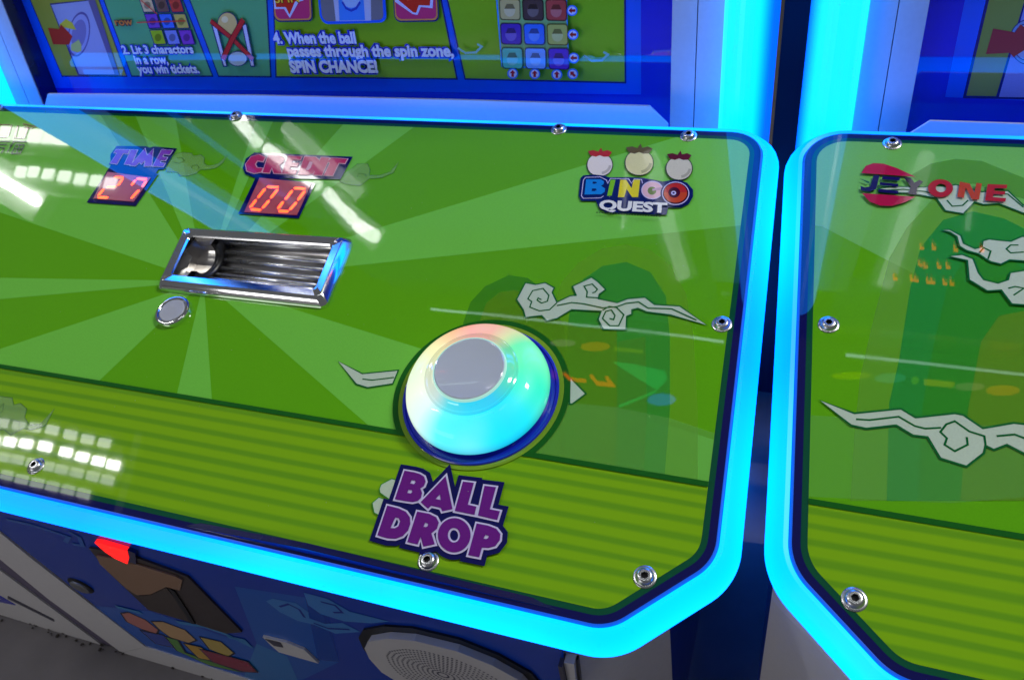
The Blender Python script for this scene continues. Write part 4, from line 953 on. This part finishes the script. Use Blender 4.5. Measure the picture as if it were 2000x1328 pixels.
# maker's logo
cj = crop(1500, 220, 3.906)
a = Ink(40); RED, NV = (178, 24, 66), (24, 20, 84)
a.poly(cj([(708, 487), (740, 432), (800, 411), (880, 416), (980, 450), (1120, 516)]), RED); a.poly(cj([(712, 640), (1120, 668), (1040, 710), (940, 738), (850, 735), (770, 705)]), RED, step=False); a.k += 1
a.poly(cj([(800, 505), (846, 505), (820, 610), (770, 628), (705, 620), (700, 585), (735, 597), (775, 590)]), NV); a.poly(cj([(690, 528), (772, 555), (760, 567)]), (10, 90, 70))
for q in ([(870, 512), (1005, 522), (995, 546), (862, 535)], [(850, 558), (990, 571), (985, 593), (845, 580)], [(840, 608), (990, 624), (985, 646), (835, 632)]): a.poly(cj(q), NV, step=False)
a.poly(cj([(1028, 520), (1085, 525), (1110, 562), (1150, 540), (1176, 556), (1130, 602), (1125, 655), (1065, 648), (1082, 592)]), (40, 20, 50)); RED2 = (176, 40, 44)
a.poly(cj(ell((1308, 605), 95, 68)), RED2, holes=[cj(ell((1312, 603), 40, 32, 24))])
a.poly(cj([(1455, 555), (1530, 570), (1565, 640), (1580, 565), (1622, 570), (1600, 692), (1545, 690), (1500, 600), (1485, 680), (1435, 670)]), (186, 70, 40))
a.poly(cj([(1665, 574), (1815, 580), (1810, 608), (1720, 605), (1715, 625), (1800, 630), (1795, 655), (1710, 650), (1705, 673), (1805, 681), (1800, 709), (1645, 700)]), RED2)
a.build('maker_logo', INK, p2, M_PANEL, ZP)
for s_ in ((1742, 284), (1618, 637), (1668, 1172)): screw(p2, *s_)
e8 = Bc(1850, 0, 6.035)
def art2(a):
    a.poly([BD(1846, 190), BD(2400, 215), BD(2500, 0) + np.array([0, .5]), BD(1846, 190) + np.array([0, .75])], BLUE2)
    pl = e8([(225, 1130), (1200, 1150), (1500, 1150), (1700, -400), (590, -400)])
    a.poly(offset(pl, 0.0022), BLINE); a.poly(pl, (132, 150, 70))
    a.poly(e8([(575, 1142), (930, -60), (1800, -60), (1800, 1160)]), BLINE); a.poly(e8([(608, 1146), (950, -60), (1800, -60), (1800, 1160)]), (130, 140, 206))
    for rr, colr in ((1.0, BLINE), (.96, (120, 150, 190)), (.84, BLINE), (.80, (150, 170, 206))):
        a.poly(e8(ellipse((960, 500), 230 * rr, 270 * rr, 32)), colr)
    a.poly(e8([(540, 340), (800, 385), (860, 290), (1000, 380), (960, 560), (780, 675), (735, 625), (455, 640)]), (160, 52, 62))
x2 = 0.5 * (BT(1820, 0)[0] + BT(1767, 260)[0]) - 0.012
bd2 = board(m2, x2, x2 + (XBR - XBL), art2)
prism('ledge', [(LG(1777, 262)[0], ZB), LG(1777, 262), LG(1817, 237), LG(2000, 243), (1.0, LG(2000, 243)[1]), (1.0, ZB)], 0.062, 0.065, WHITEP, m2, M_BOARD, 0.0008)
box('rear_light_strip', (HZ(1700, 262)[0], BACK[1] - 0.004, BACK[2] - 0.027), (1.0, BACK[1] + 0.0035, BACK[2] - 0.003), emit('rear_led', (0.0, 0.9, LED[2]), 1.0), m2)
_, ya1, ya2 = strip('side_trim', ((1762, 0), (1712, 258), (1819, 0), (1766, 262)), WHITEP, m2, 0.0, TRIM, ZLO)
_, ya3, ya4 = strip('side_trim', ((1705, 0), (1661, 250), (1760, 0), (1710, 258)), WHITEP, m2, 0.0, TRIM, ZLO)
px2 = 0.5 * (BT(1590, 0)[0] + BT(1553, 250)[0])
pillar(m2, px2, ya3 - 0.0005, False, ZLO, ZCOL, YB - TRIM)
box('upper_cabinet', (px2 + 0.012, YB + 0.05, 0.3), (1.0, YB + 0.5, ZTOP), BODYDK, m2)
box('gap_dark_sheet', (px1 - 0.004, YB + 0.20, 0.0), (px2 + 0.004, YB + 0.22, ZTOP), plain('navy_gap_sheet', (26, 26, 60), 0.4), m2)  # dark sheet added at the back of the gap to keep it dark
carcass(m2, min(q[0] for q in OUT2) + ORG[0] + 0.013, 1.11 + ORG[0] - 0.012)

# ================================================================== MACHINE 0 (left): only its white base reaches into the picture
m0 = thing('arcade_machine', 'white cabinet base at the lower left edge beside a purple grey gap', 'arcade machine', (-1.2, 0.6, 0), 'arcade machines side by side')
g = fa([(0, 585), (640, 1130)])
bp0 = prism('cabinet_base', fa([(-900, 200), (-60, 590), (0, 662), (320, 898), (585, 1095), (630, 1128), (540, 1105), (300, 1020), (0, 928), (-900, 700)]), -0.02, 0.0036, WHITEP, m0, M_FRONT, 0.001)
prism('base_groove', fa([(60, 820), (325, 955), (328, 968), (60, 835)]), 0.0037, 0.0042, GREYP, bp0, M_FRONT)
prism('base_panel', fa([(-200, 770), (0, 810), (105, 872), (0, 850), (-200, 830)]), 0.0037, 0.0044, BLUEGL, bp0, M_FRONT)
gp = prism('gap_strip', fa([(-60, 500), (0, 575), (300, 825), (725, 1140), (640, 1140), (320, 900), (0, 668), (-60, 610)]), -0.03, 0.0018, PURPLEP, m0, M_FRONT)  # flat purple grey strip in the gap between frame and base
# crumbs of dirt along the foot of the cabinets
dirt = bmesh.new()
for i in range(90):
    t = random.random(); q = hit(-20 + 560 * t, 1196 + 150 * t + random.uniform(-4, 14), np.array([0, 0, 0.002]), np.array([0, 0, 1.0]))
    s = random.uniform(0.0006, 0.0022)
    r = bmesh.ops.create_icosphere(dirt, subdivisions=1, radius=s, matrix=Matrix.Translation(q) @ Matrix.Diagonal((1, random.uniform(.6, 1.6), .6, 1)))
md = bpy.data.meshes.new('dirt'); dirt.to_mesh(md); dirt.free()
do = link('dirt', md, plain('dirt_brown', (52, 46, 42), 0.9)); do['kind'] = 'stuff'; do['label'] = 'dark crumbs of dirt along the foot of the cabinets'

# ================================================================== lit fittings that the glossy panel mirrors
def refl_board(px, py):
    p = hit(px, py, ORG, EZ); r = ray(px, py); r = r - 2 * (r @ EZ) * EZ
    t = (YB - p[1]) / r[1]; return p + r * t
def refl_ceiling(px, py, zc, via_board=False):
    p = hit(px, py, ORG, EZ); r = ray(px, py); r = r - 2 * (r @ EZ) * EZ
    if via_board:
        t = (YB - p[1]) / r[1]; p = p + r * t; r = r * np.array([1, -1, 1])
    return p + r * ((zc - p[2]) / r[2])
for root, xa, xb in ((m1, XBL, XBR), (m2, x2, x2 + (XBR - XBL))):
    zc = refl_board(1100, 630)[2]
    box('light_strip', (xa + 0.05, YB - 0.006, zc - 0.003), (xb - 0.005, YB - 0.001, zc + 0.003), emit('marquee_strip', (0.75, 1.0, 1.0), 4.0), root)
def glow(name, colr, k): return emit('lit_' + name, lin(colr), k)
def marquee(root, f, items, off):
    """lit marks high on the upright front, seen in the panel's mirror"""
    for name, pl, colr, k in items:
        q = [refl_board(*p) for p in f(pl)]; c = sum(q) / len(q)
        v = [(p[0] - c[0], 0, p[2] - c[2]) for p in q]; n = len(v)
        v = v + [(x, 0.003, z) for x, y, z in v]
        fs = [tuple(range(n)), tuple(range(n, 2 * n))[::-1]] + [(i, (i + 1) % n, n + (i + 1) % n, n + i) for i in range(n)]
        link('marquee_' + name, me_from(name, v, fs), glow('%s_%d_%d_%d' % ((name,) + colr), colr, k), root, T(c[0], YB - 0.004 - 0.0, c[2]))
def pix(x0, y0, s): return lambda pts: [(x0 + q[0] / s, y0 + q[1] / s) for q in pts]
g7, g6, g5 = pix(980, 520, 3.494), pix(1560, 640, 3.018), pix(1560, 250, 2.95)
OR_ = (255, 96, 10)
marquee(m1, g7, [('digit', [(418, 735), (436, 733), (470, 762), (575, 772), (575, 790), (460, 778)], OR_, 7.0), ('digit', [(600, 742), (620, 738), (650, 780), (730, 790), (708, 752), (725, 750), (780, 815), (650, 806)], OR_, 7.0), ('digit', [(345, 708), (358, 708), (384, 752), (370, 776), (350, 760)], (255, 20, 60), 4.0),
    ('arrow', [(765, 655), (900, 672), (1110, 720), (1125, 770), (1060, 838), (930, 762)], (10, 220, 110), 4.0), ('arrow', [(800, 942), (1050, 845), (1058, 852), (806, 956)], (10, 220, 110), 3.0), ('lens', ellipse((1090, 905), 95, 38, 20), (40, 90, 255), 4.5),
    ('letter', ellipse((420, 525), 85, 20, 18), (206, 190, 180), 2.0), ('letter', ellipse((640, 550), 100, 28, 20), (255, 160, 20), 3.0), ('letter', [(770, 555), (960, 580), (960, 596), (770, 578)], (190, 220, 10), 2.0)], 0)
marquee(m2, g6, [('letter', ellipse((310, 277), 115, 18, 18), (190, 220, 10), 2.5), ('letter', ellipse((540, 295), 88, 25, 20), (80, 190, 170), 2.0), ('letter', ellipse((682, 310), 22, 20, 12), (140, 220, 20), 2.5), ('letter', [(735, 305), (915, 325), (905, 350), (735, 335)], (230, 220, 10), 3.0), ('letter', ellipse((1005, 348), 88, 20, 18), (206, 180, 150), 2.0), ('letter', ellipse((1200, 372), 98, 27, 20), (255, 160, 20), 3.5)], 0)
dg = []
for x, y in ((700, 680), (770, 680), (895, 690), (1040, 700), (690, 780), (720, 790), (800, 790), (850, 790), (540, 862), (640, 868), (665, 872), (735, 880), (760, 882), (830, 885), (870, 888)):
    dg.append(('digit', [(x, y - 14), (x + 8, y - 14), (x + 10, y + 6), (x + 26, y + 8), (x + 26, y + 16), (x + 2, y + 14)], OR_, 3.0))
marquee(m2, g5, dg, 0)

# ceiling fittings of the hall
def fitting(label, cells, zc, level, half, via=False, name='ceiling_light', group='lit ceiling fittings of the hall', frame=True, hy=None):
    pts = [refl_ceiling(*c, zc + CAM_Z, via) for c in cells]
    c = sum(pts) / len(pts)
    t = thing(name, label, 'ceiling light', (c[0], c[1], c[2]), group)
    for i, p in enumerate(pts):
        lv = level[i] if isinstance(level, (list, tuple)) else level
        box('light_cell', (p[0] - half, p[1] - (hy or half), zc + CAM_Z), (p[0] + half, p[1] + (hy or half), zc + CAM_Z + 0.01), emit('light_cell_%d' % int(lv * 10), (1.0, 1.0, 0.97), lv), t)
    xs = [p[0] for p in pts]; ys = [p[1] for p in pts]
    if frame: box('housing', (min(xs) - 2 * half, min(ys) - 2 * half, zc + CAM_Z + 0.012), (max(xs) + 2 * half, max(ys) + 2 * half, zc + CAM_Z + 0.06), WHITEP, t)
    return t
k8 = pix(0, 600, 3.688)
rows = [([(-100, 815), (20, 835), (135, 855), (248, 870), (370, 890), (498, 920), (620, 950), (742, 978)], 6.0), ([(-45, 955), (72, 970), (188, 985), (318, 1005), (463, 1044), (583, 1080), (700, 1112), (810, 1140)], 26.0),
        ([(-70, 1060), (30, 1080), (130, 1098), (235, 1122), (335, 1146), (435, 1170), (545, 1195), (660, 1220), (768, 1245)], 4.5), ([(-55, 1185), (55, 1210), (160, 1240), (265, 1268), (370, 1295), (480, 1320), (590, 1345)], 4.0)]
cells = []; lv = []
for r, l in rows: cells += k8(r); lv += [l] * len(r)
fitting('louvred ceiling light with rows of small square cells over the aisle', cells, 2.0, lv, 0.030, hy=0.019)
fitting('long row of square lights far behind the cabinets', [(39, 336), (65, 336), (95, 341), (126, 346), (156, 351), (186, 354), (215, 359)], 2.0, 8.0, 0.031, hy=0.026)
fitting('short row of square lights far behind the cabinets', [(9, 259), (38, 261), (68, 264), (97, 267), (122, 270)], 2.0, 8.0, 0.040, hy=0.034)
fitting('pair of dim square lights near the aisle', [(330, 270), (358, 276), (310, 235), (335, 238), (360, 241)], 4.6, [30.0, 30.0, 6.0, 6.0, 6.0], 0.055, True, hy=0.045, frame=False)
def tube(label, q0, q1, zc, via, w, mat=TUBE):
    a0 = refl_ceiling(*q0, zc + CAM_Z, via); a1 = refl_ceiling(*q1, zc + CAM_Z, via)
    c = 0.5 * (a0 + a1); d = a1 - a0; L = np.linalg.norm(d[:2]); ang = math.atan2(d[1], d[0])
    t = thing('tube_light', label, 'tube light', (c[0], c[1], c[2]), 'fluorescent tubes over the aisle')
    mw = T(*c) @ Matrix.Rotation(ang, 4, 'Z')
    n = 12; v = [(x, w * math.cos(2 * math.pi * i / n), w * math.sin(2 * math.pi * i / n)) for x in (-L / 2, L / 2) for i in range(n)]
    f = [(i, (i + 1) % n, n + (i + 1) % n, n + i) for i in range(n)] + [tuple(range(n))[::-1], tuple(range(n, 2 * n))]
    link('lamp', me_from('lamp', v, f), mat, t, mw)
    box('housing', (-L / 2 - 0.01, -0.1, w + 0.004), (L / 2 + 0.01, 0.1, w + 0.08), WHITEP, t, mw)
tube('first fluorescent tube of the diagonal line, nearest the cabinet', (462, 226), (503, 280), 4.6, True, 0.050)
tube('second fluorescent tube of the diagonal line', (522, 291), (622, 365), 4.6, True, 0.050)
tube('third fluorescent tube of the diagonal line', (640, 377), (690, 430), 4.6, True, 0.046)
tube('last fluorescent tube of the diagonal line, farthest from the cabinet', (697, 438), (735, 463), 4.6, True, 0.046)
tube('single fluorescent tube at the far left of the hall', (-30, 335), (72, 393), 2.0, False, 0.024)
SOFT = emit('diffuser_tube', (0.95, 1.0, 0.97), 9.0); DIM = emit('dim_tube', (0.95, 1.0, 0.97), 4.0)
tube('added long dim light, mirrored as a pale streak along the right edge of the left instruction board', (1268, 300), (1334, 540), 4.6, True, 0.05, SOFT)  # light added and shaped for the pale streak beside the board edge
tube('added long dim light, mirrored as a pale streak along the left edge of the right instruction board', (1812, 300), (1728, 560), 4.6, True, 0.05, SOFT)  # added likewise for the streak at the right-hand board
tube('thin dim tube running beside the diagonal tube line', (560, 250), (700, 375), 4.6, True, 0.06, SOFT)
tube('thin faint tube over the middle of the aisle', (1225, 330), (1216, 448), 4.6, True, 0.012, SOFT)
tube('thin faint tube over the right cabinet', (1896, 400), (1892, 446), 4.6, True, 0.014, SOFT)
